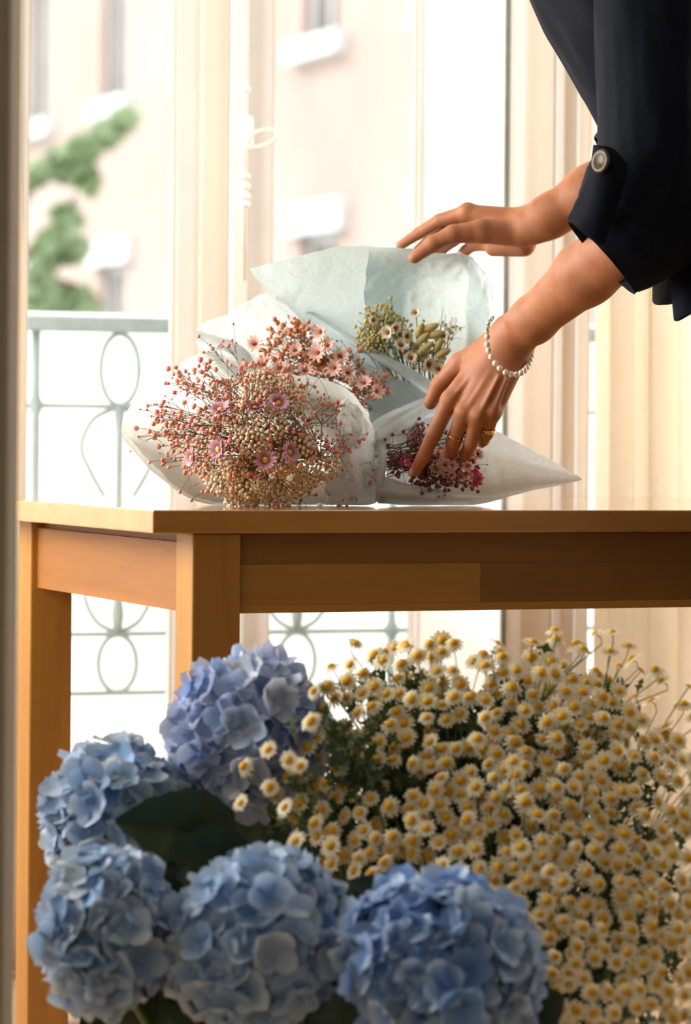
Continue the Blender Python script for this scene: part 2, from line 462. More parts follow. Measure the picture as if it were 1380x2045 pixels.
# french window: two leaves
def leaf_frame(n, p_out0, p_out1, p_in0, p_in1, lab, swap):
    """one glazed leaf: stiles, rails and pane"""
    t = thing('window_%d' % n, WP((wa(p_out0) + wa(p_out1)) / 2, 0, 0.0), lab, None, kind='structure')
    b0, b1 = -0.022, 0.022
    bevbox('stile', boxpts(WP, wa(p_out0), wa(p_in0), b0, b1, FZ, ZT), MATS['trim_white'], t, 0.004)
    bevbox('stile', boxpts(WP, wa(p_in1), wa(p_out1), b0, b1, FZ, ZT), MATS['trim_white'], t, 0.004)
    bevbox('bottom_rail', boxpts(WP, wa(p_in0), wa(p_in1), b0, b1, FZ, FZ + 0.18), MATS['trim_white'], t, 0.004)
    bevbox('top_rail', boxpts(WP, wa(p_in0), wa(p_in1), b0, b1, ZT - 0.1, ZT), MATS['trim_white'], t, 0.004)
    # glazing bead and pane
    for q0, q1 in ((wa(p_in0), wa(p_in0) + .006), (wa(p_in1) - .006, wa(p_in1))):
        bevbox('glazing_bead', boxpts(WP, q0, q1, -0.008, 0.012, FZ + 0.18, ZT - 0.1), MATS['trim_cream'], t, 0.001)
    bevbox('pane', boxpts(WP, wa(p_in0), wa(p_in1), -0.003, 0.001, FZ + 0.18, ZT - 0.1), MATS['window_glass'], t, 0)
    return t
leaf_frame(1, 24, 388, 44, 342, 'left glazed leaf of the tall white window', False)
leaf_frame(3, 1196, 1790, 1222, 1760, 'tall window behind the cream drape', True)
leaf_frame(2, 482, 840, 531, 823, 'right glazed leaf of the tall white window', True)
# fixed meeting post with cream cover strips
bevbox('trim_6', boxpts(WP, wa(386) + .001, wa(443), -0.03, 0.03, FZ, ZT), MATS['trim_cream'], None, 0.004)
bevbox('trim_7', boxpts(WP, wa(443) + .001, wa(478), -0.03, 0.045, FZ, ZT), MATS['trim_white'], None, 0.006)
bpy.data.objects['trim_6']['label'] = 'cream post between the window leaves'; bpy.data.objects['trim_6']['kind'] = 'structure'
bpy.data.objects['trim_7']['label'] = 'white cover strip beside the cream window post'; bpy.data.objects['trim_7']['kind'] = 'structure'
# cremone bolt with an oval ring handle
cb = thing('window_bolt', WP(wa(486), 0.05, 1.0), 'white cremone bolt with oval ring handle on the window post', 'window bolt')
YH = 5.72
def rodpt(py): return W(487 - (py - 300) * .002, py, YH)
mk('rod', *tube([rodpt(-150), rodpt(560)], 0.006, 10), MATS['trim_cream'], cb)
for py in (178, 352, 372, 392, 408):
    mk('rod_guide', *tube([rodpt(py - 7), rodpt(py - 4), rodpt(py + 4), rodpt(py + 7)], [0.008, 0.0125, 0.0125, 0.008], 14), MATS['trim_white'], cb)
bevbox('lock_case', [rodpt(262) + Vector(d) for d in ((-.018, -.006, -.03), (.018, -.006, -.03), (.018, .024, -.03), (-.018, .024, -.03), (-.018, -.006, .03), (.018, -.006, .03), (.018, .024, .03), (-.018, .024, .03))], MATS['trim_white'], cb, 0.006)
loop = []
for i in range(40):
    th = 2 * math.pi * i / 40
    ex, ey = 33 * math.cos(th), 15 * math.sin(th)
    ca, sa = math.cos(-0.33), math.sin(-0.33)
    loop.append(W(524 + ex * ca - ey * sa, 276 + ex * sa + ey * ca, YH - .03))
mk('ring_handle', *tube(loop, 0.0042, 10, closed=True), MATS['trim_cream'], cb)
mk('handle_neck', *tube([rodpt(285), W(488, 287, YH - .02), W(494, 286, YH - .03)], [0.007, 0.006, 0.005], 10), MATS['trim_cream'], cb)

# ------------------------------------------------------------------ balcony railing and white screen outside
RO = WO - w_n * 0.62
def RP(a, b, z): return RO + w_u * a + w_n * b + Vector((0, 0, z))
def ra(px):
    k = (px - 690.0) / F
    return (k * RO.y - RO.x) / (w_u.x - k * w_u.y)
def rz(px, py):
    p = RP(ra(px), 0, 0)
    q = W(px, py, p.y); return q.z
rail = thing('balcony_railing', RP(ra(237), 0, 0), 'grey-blue cast iron balcony railing with rings behind the window', 'railing')
z_t0, z_t1 = rz(237, 664), rz(237, 634)
z2, z3, z4 = rz(237, 812), rz(237, 1266), rz(237, 1384)
A0, A1 = ra(-160), ra(1500)
bevbox('top_rail', boxpts(RP, A0, A1, -0.03, 0.03, z_t0, z_t1), MATS['rail_paint'], rail, 0.006)
for z in (z2, z3, z4):
    bevbox('cross_bar', boxpts(RP, A0, A1, -0.006, 0.006, z - .005, z + .005), MATS['rail_paint'], rail, 0.002)
per = ra(595) - ra(237)
for k in range(-1, 4):
    ac = ra(237) + per * k
    for (zc, rx, rzz) in ((( z_t0 + z2) / 2 , .043, (z_t0 - z2) / 2 ), ((z3 + z4) / 2, .043, (z3 - z4) / 2)):
        mk('ring', *tube([RP(ac + rx * math.cos(t * math.pi / 14), 0, zc + rzz * .97 * math.sin(t * math.pi / 14)) for t in range(28)], 0.0052, 8, closed=True), MATS['rail_paint'], rail)
    mk('baluster', *tube([RP(ac, 0, z3), RP(ac, 0, z3 + .04), RP(ac, 0, z3 + .09), RP(ac, 0, (z2 + z3) / 2 - .03), RP(ac, 0, (z2 + z3) / 2), RP(ac, 0, (z2 + z3) / 2 + .03), RP(ac, 0, z2 - .06), RP(ac, 0, z2)],
       [.008, .014, .008, .007, .015, .007, .008, .012], 10), MATS['rail_paint'], rail)
    for sgn in (-1, 1):
        pts = [RP(ac + sgn * .008, 0, z3 + .005), RP(ac + sgn * .05, 0, z3 + .03), RP(ac + sgn * .075, 0, z3 + .09), RP(ac + sgn * .055, 0, z3 + .16), RP(ac + sgn * .012, 0, (z2 + z3) / 2),
               RP(ac + sgn * .06, 0, z2 - .15), RP(ac + sgn * .085, 0, z2 - .09), RP(ac + sgn * .06, 0, z2 - .03), RP(ac + sgn * .012, 0, z2 - .004)]
        mk('scroll', *tube(spline(pts, 40), 0.0048, 8), MATS['rail_paint'], rail)
    apst = ac + per * .545
    mk('post', *tube([RP(apst, 0, FZ), RP(apst, 0, z4 - .02), RP(apst, 0, z3 - .02), RP(apst, 0, z3), RP(apst, 0, z3 + .02), RP(apst, 0, z2 - .02), RP(apst, 0, z2), RP(apst, 0, z2 + .02), RP(apst, 0, z_t0)], [.009, .009, .009, .02, .009, .009, .018, .009, .009], 10), MATS['rail_paint'], rail)
scr = bevbox('balcony_screen', boxpts(RP, A0, A1, -0.07, -0.06, FZ, z_t1 + .012), MATS['screen_white'], None, 0.002)
tag(scr, 'white translucent privacy screen fixed behind the balcony railing', 'screen')
struct('balcony_floor', *hexa(boxpts(RP, A0 - .3, A1, -0.2, 0.59, FZ - 0.06, FZ - 0.001)), MATS['trim_cream'], label='pale balcony floor outside the window')

# ------------------------------------------------------------------ building across the street and tree
B0 = W(222, 900, 40.0); B0.z = 0
b_u = Vector((0.413, -0.911, 0)); b_n = Vector((-0.911, -0.413, 0))
def BP(a, b, z): return B0 + b_u * a + b_n * b + Vector((0, 0, z))
bld = thing('brick_building', BP(0, 0, -4.0), 'beige-pink building with white window sills across the street', 'building')
def zB(py): return W(222, py, 40.0).z
zs, zl = zB(197), zB(530)
wins = [-9.9, -6.6, -3.2, 0.0, 3.35, 6.85, 10.2, 13.5]
rows = [(zs, zs + 2.1), (zl - 2.0, zl), (zs + 3.9, zs + 6.0)]
wm = MB()
xs = sorted([-24.0, 18.0] + [w - .5 for w in wins] + [w + .5 for w in wins])
zz = sorted([-4.0, 13.0] + [r for q in rows for r in q])
for i in range(len(xs) - 1):
    for j in range(len(zz) - 1):
        ca, cz = (xs[i] + xs[i + 1]) / 2, (zz[j] + zz[j + 1]) / 2
        if any(abs(ca - w) < .5 for w in wins) and any(r0 < cz < r1 for r0, r1 in rows): continue
        wm.add(*hexa(boxpts(BP, xs[i], xs[i + 1], -0.4, 0.0, zz[j], zz[j + 1])))
wm.build('wall', MATS['facade'], bld, smooth=False)
for ri, (r0, r1) in enumerate(rows):
    for w in wins:
        fr = MB()
        for (x0, x1, q0, q1) in ((-.5, -.42, r0, r1), (.42, .5, r0, r1), (-.42, .42, r0, r0 + .08), (-.42, .42, r1 - .08, r1), (-.03, .03, r0 + .08, r1 - .08)):
            fr.add(*hexa(boxpts(BP, w + x0, w + x1, -0.22, -0.12, q0, q1)))
        fo = fr.build('window', MATS['facade_stone'], bld, smooth=False)
        bevbox('pane', boxpts(BP, w - .42, w + .42, -0.2, -0.17, r0 + .08, r1 - .08), MATS['facade_pane'], fo, 0)
        if ri != 1: bevbox('window_sill', boxpts(BP, w - .72, w + .72, -0.1, 0.16, r0 - .26, r0), MATS['facade_stone'], bld, 0.02)
        else: bevbox('lintel', boxpts(BP, w - .78, w + .78, -0.1, 0.12, r1, r1 + .36), MATS['facade_stone'], bld, 0.02)
struct('street_ground', *hexa(boxpts(ID, -60, 40, 7.6, 110, -4.2, -4.0)), MATS['street'], label='pale street pavement below the balcony')

tree = thing('street_tree', W(-40, 1200, 27.0) * 1, 'leafy green tree between the window and the beige building', 'tree')
ORG[tree.name] = Vector(tree.location)
TY = 27.0
trunk = [W(-60, 1800, TY), W(-55, 1200, TY), W(-40, 800, TY), W(-20, 500, TY), W(-30, 200, TY)]
trunk[0].z = -4.0
mk('trunk', *tube(spline(trunk, 16), list(np.linspace(.16, .05, 17)), 10), MATS['bark'], tree)
clumps = []
for path, rr in (([(-30, 560), (60, 380), (140, 310), (200, 270), (268, 215)], (.05, .01)), ([(-30, 620), (60, 500), (120, 450), (150, 390)], (.05, .012)),
                 ([(-45, 760), (40, 600), (120, 560), (200, 600)], (.05, .012)), ([(-35, 420), (20, 340), (60, 350)], (.03, .01))):
    pts = [W(x, y, TY + rnd.uniform(-.3, .3)) for x, y in path]
    mk('branch', *tube(spline(pts, 12), list(np.linspace(rr[0], rr[1], 13)), 7), MATS['bark'], tree)
for (x, y, rx, ry, n) in ((250, 235, 22, 22, 70), (215, 268, 30, 26, 110), (165, 300, 36, 30, 150), (120, 330, 30, 30, 120), (75, 345, 26, 20, 80), (55, 360, 15, 18, 40), (160, 350, 34, 26, 90), (180, 370, 20, 20, 40),
                          (130, 430, 26, 20, 70), (145, 445, 20, 20, 50), (110, 480, 34, 26, 110), (140, 500, 40, 24, 110), (90, 515, 30, 24, 90),
                          (75, 560, 30, 26, 110), (75, 605, 30, 30, 150), (120, 600, 34, 28, 130), (155, 595, 30, 24, 70), (180, 620, 26, 16, 30)):
    for k in range(n):
        th = rnd.uniform(0, 6.28); r = math.sqrt(rnd.random())
        clumps.append(W(x + rx * r * math.cos(th), y + ry * r * math.sin(th), TY + rnd.uniform(-.5, .5)))
lm = MB()
for c in clumps:
    R = basis((rnd.uniform(-1, 1), rnd.uniform(-1, .3), rnd.uniform(-.3, 1)), rnd.uniform(0, 6.28)).to_3x3()
    s = rnd.uniform(.06, .1)
    q = [(-1, 0, 0), (-.2, -.5, .1), (.6, -.35, .05), (1.1, 0, -.1), (.6, .35, .05), (-.2, .5, .1)]
    lm.add([c + R @ Vector(p) * s for p in q], [(0, 1, 4, 5), (1, 2, 3, 4)])
fol = lm.build('foliage', MATS['tree_leaf'], tree, smooth=False); fol['kind'] = 'stuff'

# ------------------------------------------------------------------ curtains
def curtain(name, top, bot, z0, z1, n, folds, amp, label, edge=None, ph=0.0):
    rows_, nz = [], 26
    v = []
    for i in range(nz + 1):
        t = i / nz; z = z1 + (z0 - z1) * t
        for j in range(n + 1):
            s = j / n
            a = Vector(top[0]).lerp(Vector(top[1]), s); b = Vector(bot[0]).lerp(Vector(bot[1]), s)
            p = a.lerp(b, t); p.z = z
            if edge: p.x += edge(z) * s
            w = math.sin(s * folds * 2 * math.pi + ph + .7 * math.sin(3 * t + s * 5)) * amp * (.55 + .6 * t) + amp * 1.5 * mnoise.noise(Vector((s * folds * .9, t * 1.1, ph))) * (.4 + t)
            p += w_n * w; p += w_u * (0.5 * amp * math.cos(s * folds * 4 * math.pi + ph))
            v.append(p)
    o = mk(name, v, grid_faces(nz + 1, n + 1), MATS['curtain'], None)
    sm = o.modifiers.new('thickness', 'SOLIDIFY'); sm.thickness = 0.0012
    return tag(o, label, 'curtain')
yc = 5.78
pa, pb = WP(wa(1176, .262), .262, 0), WP(wa(1720, .262), .262, 0)
curtain('curtain', (pa, pb), (WP(wa(1172, .262), .262, 0), pb), FZ + 0.01, ZT - .05, 200, 7, 0.017, 'cream drape hanging in folds at the right of the window', ph=.6)
la, lb = WP(wa(-260, .2), .2, 0), WP(wa(36, .2), .2, 0)
def ledge(z):
    y = HOR - (z - ZC) * F / 5.55
    return np.interp(y, [0, 300, 450, 600, 650, 700, 980, 1700], [0, 0.0, .007, .014, .015, .012, .014, .02])
curtain('curtain', (la, lb), (la, lb), FZ + 0.01, ZT - .05, 70, 3.5, 0.02, 'cream curtain edge hanging at the left of the window', edge=ledge, ph=2.0)

# ------------------------------------------------------------------ table
TA = 0.3887
t_u = Vector((math.cos(TA), math.sin(TA), 0)); t_v = Vector((-math.sin(TA), math.cos(TA), 0))
TO = Vector((-0.2747, 4.2356, 0.75))
def T(U, Vv, D): return TO + t_u * U + t_v * Vv - Vector((0, 0, D))
TL, TD, TT = 1.85, 1.10, 0.0335
lw, la_, lb_ = 0.0742, 0.064, 0.010
pitch = 0.8282
table = thing('table', T(TL / 2, TD / 2, 0.75 - FZ), 'long maple wood table the wrapped bouquets lie on', 'table')
tw = wood('maple_lacquer', (0.41, 0.195, 0.036), (0.29, 0.122, 0.018), 'x', 0.30)
tw.node_tree.nodes['Principled BSDF'].inputs['Coat Weight'].default_value = 1.0
tw.node_tree.nodes['Principled BSDF'].inputs['Coat Roughness'].default_value = 0.07
bevbox('table_top', boxpts(T, 0, TL, 0, TD, TT, 0.0), tw, table, 0.0025)
for (U, Vv) in ((la_, lb_), (la_, lb_ + pitch), (TL - la_ - lw, lb_), (TL - la_ - lw, lb_ + pitch)):
    bevbox('leg', boxpts(T, U, U + lw, Vv, Vv + lw, 0.75 - FZ, TT), MATS['maple_z'], table, 0.003)
ab = 0.1506
def board(U0, U1, V0, V1, D0, D1, m, par): return bevbox('apron_board', boxpts(T, U0, U1, V0, V1, D1, D0), MATS[m], par, 0.0003, 1)
for side, (V0, V1) in (('front', (lb_ + .0125, lb_ + .036)), ('rear', (lb_ + pitch + lw - .036, lb_ + pitch + lw - .012))):
    fa = mk('apron', *hexa(boxpts(T, la_ + lw, TL - la_ - lw, V0 + .010, V1, ab - .001, TT)), MATS['maple_x'], table, smooth=False)
    U0, U1 = la_ + lw, TL - la_ - lw
    if side == 'front':
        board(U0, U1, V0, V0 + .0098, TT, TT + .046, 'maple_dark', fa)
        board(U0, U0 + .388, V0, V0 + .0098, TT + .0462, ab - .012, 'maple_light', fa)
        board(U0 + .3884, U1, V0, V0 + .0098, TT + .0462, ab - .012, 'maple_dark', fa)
        board(U0, U1, V0, V0 + .0098, ab - .0118, ab, 'maple_x', fa)
for side, (U0, U1) in (('left', (la_ + .012, la_ + .034)), ('right', (TL - la_ - .036, TL - la_ - .012))):
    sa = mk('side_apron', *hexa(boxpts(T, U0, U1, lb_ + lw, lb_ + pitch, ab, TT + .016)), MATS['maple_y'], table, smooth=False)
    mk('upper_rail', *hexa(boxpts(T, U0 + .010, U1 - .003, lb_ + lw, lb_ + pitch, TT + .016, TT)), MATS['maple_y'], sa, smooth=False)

# ------------------------------------------------------------------ flower builders
def petal_ring(n, r0, r1, width, lift, curl, seg=3, jit=0.0, r=None, notch=0.0):
    """a ring of petals in the xy plane, facing +z; returns verts, faces, radial attribute"""
    r = r or rnd; v = []; f = []; a = []
    for k in range(n):
        th = 2 * math.pi * (k + r.uniform(-jit, jit)) / n
        L = r1 * (1 + r.uniform(-.12, .12) * (1 if jit else 0)); wv = width * (1 + r.uniform(-.1, .1))
        b0 = len(v); tw = r.uniform(-.25, .25) if jit else 0
        for i in range(seg + 1):
            t = i / seg; x = r0 + (L - r0) * t
            w = wv * (math.sin(math.pi * min(.06 + t * .86, 1)) ** .6)
            z = lift * t + curl * t * t
            for sd in (-1, 0, 1):
                y = sd * w; zz_ = z + (abs(sd) * .18 * w) + tw * sd * w * t
                xx = x - (notch * L if (i == seg and sd == 0) else 0)
                v.append((xx * math.cos(th) - y * math.sin(th), xx * math.sin(th) + y * math.cos(th), zz_)); a.append(t)
        for i in range(seg):
            for s_ in (0, 1):
                p = b0 + i * 3 + s_
                f.append((p, p + 3, p + 4, p + 1))
    return v, f, a
def dome(r, h, seg=10, ring=4, z0=0.0):
    v = []; f = []
    for i in range(ring + 1):
        ph = math.pi / 2 * i / ring
        for j in range(seg):
            th = 2 * math.pi * j / seg
            v.append((r * math.cos(ph) * math.cos(th), r * math.cos(ph) * math.sin(th), z0 + h * math.sin(ph)))
    for i in range(ring):
        for j in range(seg):
            f.append((i * seg + j, i * seg + (j + 1) % seg, (i + 1) * seg + (j + 1) % seg, (i + 1) * seg + j))
    return v, f
def beads(mb, pts, r, r_jit=.25, squash=1.0, lumpy=0.0, hi=False):
    V_, F_ = ICO2 if hi else ICO1
    for p in pts:
        s = r * (1 + rnd.uniform(-r_jit, r_jit)); vv = V_ * s
        if lumpy: vv = vv * (1 + lumpy * nrs.uniform(-1, 1, (len(V_), 1)))
        vv = vv + np.array(p); mb.add(vv.tolist(), F_, [rnd.random()] * len(V_))
def cluster_pts(c, n, rad, k, flat=.55, spread=1.0):
    R = basis(n).to_3x3(); out = []
    for i in range(k):
        z = 1 - spread * (i + .5) / k; th = i * 2.39996
        q = math.sqrt(max(0, 1 - z * z))
        out.append(Vector(c) + R @ Vector((q * math.cos(th), q * math.sin(th), z * flat)) * rad * (1 + rnd.uniform(-.12, .12)))
    return out
def bead_cluster(name, parent, c, n, rad, k, br, m, root, flat=.6, stem_m='stem_tan', spread=.95):
    """a domed head of small round buds on thin stalks"""
    pts = cluster_pts(c, n, rad, k, flat, spread)
    mb = MB(); beads(mb, pts, br)
    o = mb.build(name, MATS[m], parent, rad=True, base=c)
    sm = MB(); nodep = Vector(c) - Vector(n).normalized() * rad * 1.5
    for p in pts[::3]: sm.add(*tube([nodep, p], [.0006, .0004], 3, cap=False))
    sm.add(*tube(spline([root, (Vector(root) + nodep) / 2 + Vector((0, 0, .006)), nodep], 5), .0011, 4, cap=False))
    sm.build('stalk', MATS[stem_m], o)
    return o
def spray(name, parent, root, tips, m_bud, m_stem, br, small=None, sub=(4, 7), spread=.03, lumpy=.25):
    """an airy branching spray of fine stems ending in little round blossoms"""
    st = MB(); bl = MB(); sm_ = []
    root = Vector(root)
    cen = sum((Vector(t) for t in tips), Vector()) / len(tips)
    nodep = root.lerp(cen, .62)
    st.add(*tube(spline([root, root.lerp(cen, .3) + Vector((0, 0, .008)), nodep], 6), [.0016, .0015, .0014, .0013, .0012, .0011, .001], 4, cap=False))
    pts = []
    for t in tips:
        t = Vector(t); mid = nodep.lerp(t, .5) + Vector((rnd.uniform(-1, 1), rnd.uniform(-1, 1), rnd.uniform(-.5, 1))) * spread * .35
        st.add(*tube(spline([nodep, mid, t], 4), [.0009, .0008, .0007, .0006, .0006], 3, cap=False)); pts.append(t)
        for k in range(rnd.randint(*sub)):
            q = t + Vector((rnd.gauss(0, 1), rnd.gauss(0, .8), rnd.gauss(0, 1))) * spread * .55
            s0 = mid.lerp(t, rnd.uniform(.2, .9))
            st.add(*tube([s0, s0.lerp(q, .5) + Vector((0, 0, .003)), q], [.0005, .00045, .0004], 3, cap=False))
            (pts if rnd.random() < .55 else sm_).append(q)
    o = st.build(name, MATS[m_stem], parent, base=root)
    beads(bl, pts, br, .3, lumpy=lumpy)
    bl.build('blossoms', MATS[m_bud], o, rad=True)['kind'] = 'stuff'
    if sm_:
        b2 = MB(); beads(b2, sm_, br * .5, .3)
        b2.build('buds', MATS[small or m_bud], o, rad=True)['kind'] = 'stuff'
    return o
def daisy_meshes(tagname, n, r1, width, m_petal, m_disc, disc_r, disc_h, lift=.1, curl=-.1, layers=1, seed=3):
    out = []
    for k in range(3):
        r = random.Random(seed * 10 + k); mb = MB()
        for l in range(layers):
            v, f, a = petal_ring(n, disc_r * .6, r1 * (1 - .18 * l), width, r1 * (lift + .25 * l), r1 * curl, 3, .22, r)
            mb.add(v, f, a)
        pm = meshdata('petals_' + tagname, mb.v, mb.f, MATS[m_petal], True, mb.r)
        dv, df = dome(disc_r, disc_h, 10, 4, r1 * lift * .25)
        dm = meshdata('disc_' + tagname, dv, df, MATS[m_disc], True)
        out.append((pm, dm))
    return out
def place_daisy(name, parent, variants, c, n, s=1.0, root=None, stem_m='stem_tan', stem_r=.0008):
    pm, dm = variants[rnd.randrange(len(variants))]
    o = inst(name, pm, parent, Matrix.Translation(c) @ basis(n, rnd.uniform(0, 6.28)) @ Matrix.Scale(s, 4))
    ORG[o.name] = Vector(c)
    d = bpy.data.objects.new('flower_center', dm); COL.objects.link(d); d.parent = o
    if root is not None:
        nn = Vector(n).normalized(); c = Vector(c)
        v, f = tube(spline([root, Vector(root).lerp(c, .55) + Vector((0, 0, .005)), c - nn * .012 * s, c - nn * .0005], 6), stem_r, 4, cap=False)
        mk('stem', v, f, MATS[stem_m], parent)
    return o

PK = dict(noise=(300, (0.5, 0.2, 0.15), .5, .9))
mat('stem_tan', (0.240, 0.136, 0.056), 0.7, noise=(80, (0.176, 0.096, 0.040), .4, .7))
mat('stem_green', (0.09, 0.13, 0.03), 0.6, noise=(80, (0.13, 0.17, 0.05), .4, .7))
mat('stem_wine', (0.10, 0.03, 0.025), 0.6, noise=(80, (0.06, 0.02, 0.02), .4, .7))
mat('bud_coral', (0.78, 0.30, 0.24), 0.7, attr=((0.78, 0.42, 0.31), 1.0), noise=(500, (0.62, 0.15, 0.13), .45, .8), trans=.2)
mat('bud_brown', (0.400, 0.176, 0.096), 0.7, attr=((0.336, 0.128, 0.072), 1.0), noise=(500, (0.288, 0.104, 0.064), .45, .8))
mat('bud_cream', (0.88, 0.79, 0.58), 0.7, attr=((0.80, 0.66, 0.46), 1.0), noise=(400, (0.74, 0.58, 0.40), .5, .85), trans=.15)
mat('bud_tan', (0.448, 0.256, 0.136), 0.75, attr=((0.384, 0.200, 0.104), 1.0), noise=(400, (0.320, 0.160, 0.080), .5, .85))
mat('bud_peach', (0.82, 0.42, 0.25), 0.7, attr=((0.66, 0.28, 0.13), 1.0), noise=(500, (0.55, 0.2, 0.1), .5, .85), trans=.25)
mat('bud_olive', (0.62, 0.53, 0.20), 0.7, attr=((0.50, 0.41, 0.13), 1.0), noise=(400, (0.4, 0.32, 0.1), .5, .85), trans=.2)
mat('bud_plum', (0.272, 0.088, 0.088), 0.7, attr=((0.160, 0.040, 0.040), 1.0), noise=(500, (0.128, 0.032, 0.032), .5, .85), trans=.15)
mat('petal_pink', (0.561, 0.289, 0.374), 0.6, attr=((0.255, 0.034, 0.119), .6, (0.663, 0.459, 0.510)), trans=.25)
mat('petal_peach', (0.86, 0.56, 0.47), 0.6, attr=((0.74, 0.36, 0.27), .6, (0.90, 0.68, 0.60)), trans=.35)
mat('petal_cream', (0.84, 0.76, 0.58), 0.6, attr=((0.70, 0.56, 0.32), .8, (0.86, 0.80, 0.64)), trans=.3)
mat('petal_mauve', (0.70, 0.46, 0.44), 0.6, attr=((0.42, 0.18, 0.20), .6, (0.76, 0.58, 0.54)), trans=.25)
mat('petal_magenta', (0.46, 0.05, 0.17), 0.6, attr=((0.3, 0.03, 0.1), .8, (0.5, 0.08, 0.2)), trans=.2)
mat('disc_yellow', (0.78, 0.50, 0.10), 0.8, noise=(600, (0.6, 0.32, 0.04), .45, .7), bump=.4)
mat('disc_brown', (0.16, 0.06, 0.035), 0.8, noise=(600, (0.26, 0.1, 0.05), .45, .7), bump=.4)
mat('tail_grass', (0.58, 0.48, 0.20), 0.8, noise=(500, (0.44, 0.36, 0.13), .4, .7), trans=.25)
D_PINK = daisy_meshes('pink', 15, .0165, .0026, 'petal_pink', 'disc_yellow', .0045, .003, .18, -.05, 2, 3)
D_PEACH = daisy_meshes('peach', 11, .0165, .0024, 'petal_peach', 'disc_brown', .0034, .0025, .10, .10, 2, 4)
D_CREAM = daisy_meshes('cream', 12, .0125, .0026, 'petal_cream', 'disc_brown', .0042, .003, .22, 0, 2, 5)
D_STAR = daisy_meshes('star', 8, .0095, .0023, 'petal_mauve', 'disc_brown', .0018, .0015, .3, 0, 2, 6)
D_MAG = daisy_meshes('magenta', 7, .0075, .0022, 'petal_magenta', 'disc_brown', .0015, .0012, .35, 0, 1, 7)

def cone_wrap(name, parent, mouth, apex, apex_r, m, nu=26, nv=90, crinkle=.004, seed=1.0, mid=.5, bulge=.12):
    """an open paper cone from a mouth loop (world points) to a small gathered ring"""
    Mo = [Vector(p) for p in mouth]; cen = sum(Mo, Vector()) / len(Mo); ap = Vector(apex)
    ax = (ap - cen).normalized(); rows_ = []
    for t in (0, .08, .35, .7, 1.0):
        r_ = []
        for p in Mo:
            off = p - cen
            e = ap + (off - ax * off.dot(ax)).normalized() * apex_r
            q = p.lerp(e, t) + (off.normalized() * bulge * math.sin(math.pi * t) * off.length)
            r_.append(q)
        rows_.append(r_)
    v, f = sheet(rows_, nu, nv, crinkle, 13, seed, closed=True)
    for p in v:
        if p.z < .7512: p.z = .7512 + (p.z % .001) * .3
    o = mk(name, v, f, MATS[m], parent)
    return o

# ------------------------------------------------------------------ bouquet A : pink and cream, front left
bA = thing('bouquet', W(560, 1004, 4.62), 'largest bouquet of coral, cream and pink dried flowers at the front left of table', 'bouquet', 'wrapped bouquets on the table')
mouthA = [W(752, 1004, 4.66), W(660, 1009, 4.66), W(560, 1010, 4.64), W(470, 1006, 4.62), (W(400, 996, 4.60)), W(335, 958, 4.60), W(280, 900, 4.62), W(245, 838, 4.66), W(290, 785, 4.72), W(340, 745, 4.76), W(398, 706, 4.80),
          W(455, 722, 4.78), W(520, 744, 4.70), W(600, 752, 4.66), W(675, 768, 4.64), W(722, 810, 4.63), W(748, 868, 4.63), W(742, 940, 4.64)]
cone_wrap('wrapping_paper', bA, mouthA, W(640, 915, 5.02), .03, 'paper_a', nu=40, nv=140, crinkle=.0060, seed=2.0, bulge=.10)
# an outer second sheet, folded lip at the left and the crumpled flap at right
v, f = sheet([[W(243, 852, 4.64), W(300, 925, 4.60), W(372, 985, 4.58), W(470, 1009, 4.60)],
              [W(250, 880, 4.66), W(310, 945, 4.62), W(385, 998, 4.60), W(470, 1010, 4.62)],
              [W(290, 900, 4.74), W(350, 960, 4.70), W(420, 1000, 4.70), W(490, 1004, 4.74)]], 10, 30, .002, 15, 5)
mk('wrapping_paper', [Vector((p.x, p.y, max(p.z, .7512))) for p in v], f, MATS['paper_a'], bA)
v, f = sheet([[W(690, 790, 4.605), W(722, 830, 4.60), W(752, 872, 4.66)],
              [W(672, 850, 4.60), W(712, 880, 4.595), W(757, 905, 4.665)],
              [W(665, 920, 4.60), W(705, 925, 4.60), W(760, 950, 4.665)],
              [W(655, 985, 4.61), W(705, 985, 4.61), W(760, 985, 4.67)],
              [W(650, 1003, 4.63), W(700, 1006, 4.63), W(758, 1007, 4.68)]], 50, 40, .009, 26, 9)
mk('paper_flap', v, f, MATS['paper_a'], bA)
rootA = W(640, 915, 4.98)
def inball(cx, cy, rx, ry, Yc, dY, fr=1.0):
    """a random point on the camera side of an ellipsoid head of flowers, with its outward normal"""
    while True:
        a, b = rnd.uniform(-1, 1), rnd.uniform(-1, 1)
        if a * a + b * b < 1: break
    a *= fr; b *= fr
    c_ = math.sqrt(max(0, 1 - a * a - b * b))
    p = W(cx + a * rx, cy + b * ry, Yc - dY * c_)
    n = Vector((a, -c_ * .9 - .15, -b)).normalized()
    return p, n
for k in range(17):          # cream rice-flower heads
    px, py = [(515, 800), (560, 775), (480, 830), (590, 800), (540, 850), (500, 880), (600, 905), (560, 925), (470, 935), (445, 960), (500, 965), (560, 985), (610, 955), (520, 770), (400, 905), (480, 990), (650, 930)][k]
    q = 1 - ((px - 510) / 190) ** 2 - ((py - 870) / 160) ** 2
    p = W(px, py, 4.66 - .178 * math.sqrt(max(q, .02)))
    n = Vector(((px - 510) / 190, -.8, -(py - 870) / 160))
    bead_cluster('cream_flower_cluster', bA, p, n, rnd.uniform(.020, .027), 52, .0033, 'bud_cream', rootA)
for k in range(26):          # tan filler heads
    p, n = inball(510, 880, 160, 122, 4.66, .155)
    bead_cluster('tan_flower_cluster', bA, p, n, rnd.uniform(.02, .027), 48, .0021, 'bud_tan', rootA, spread=1.3)
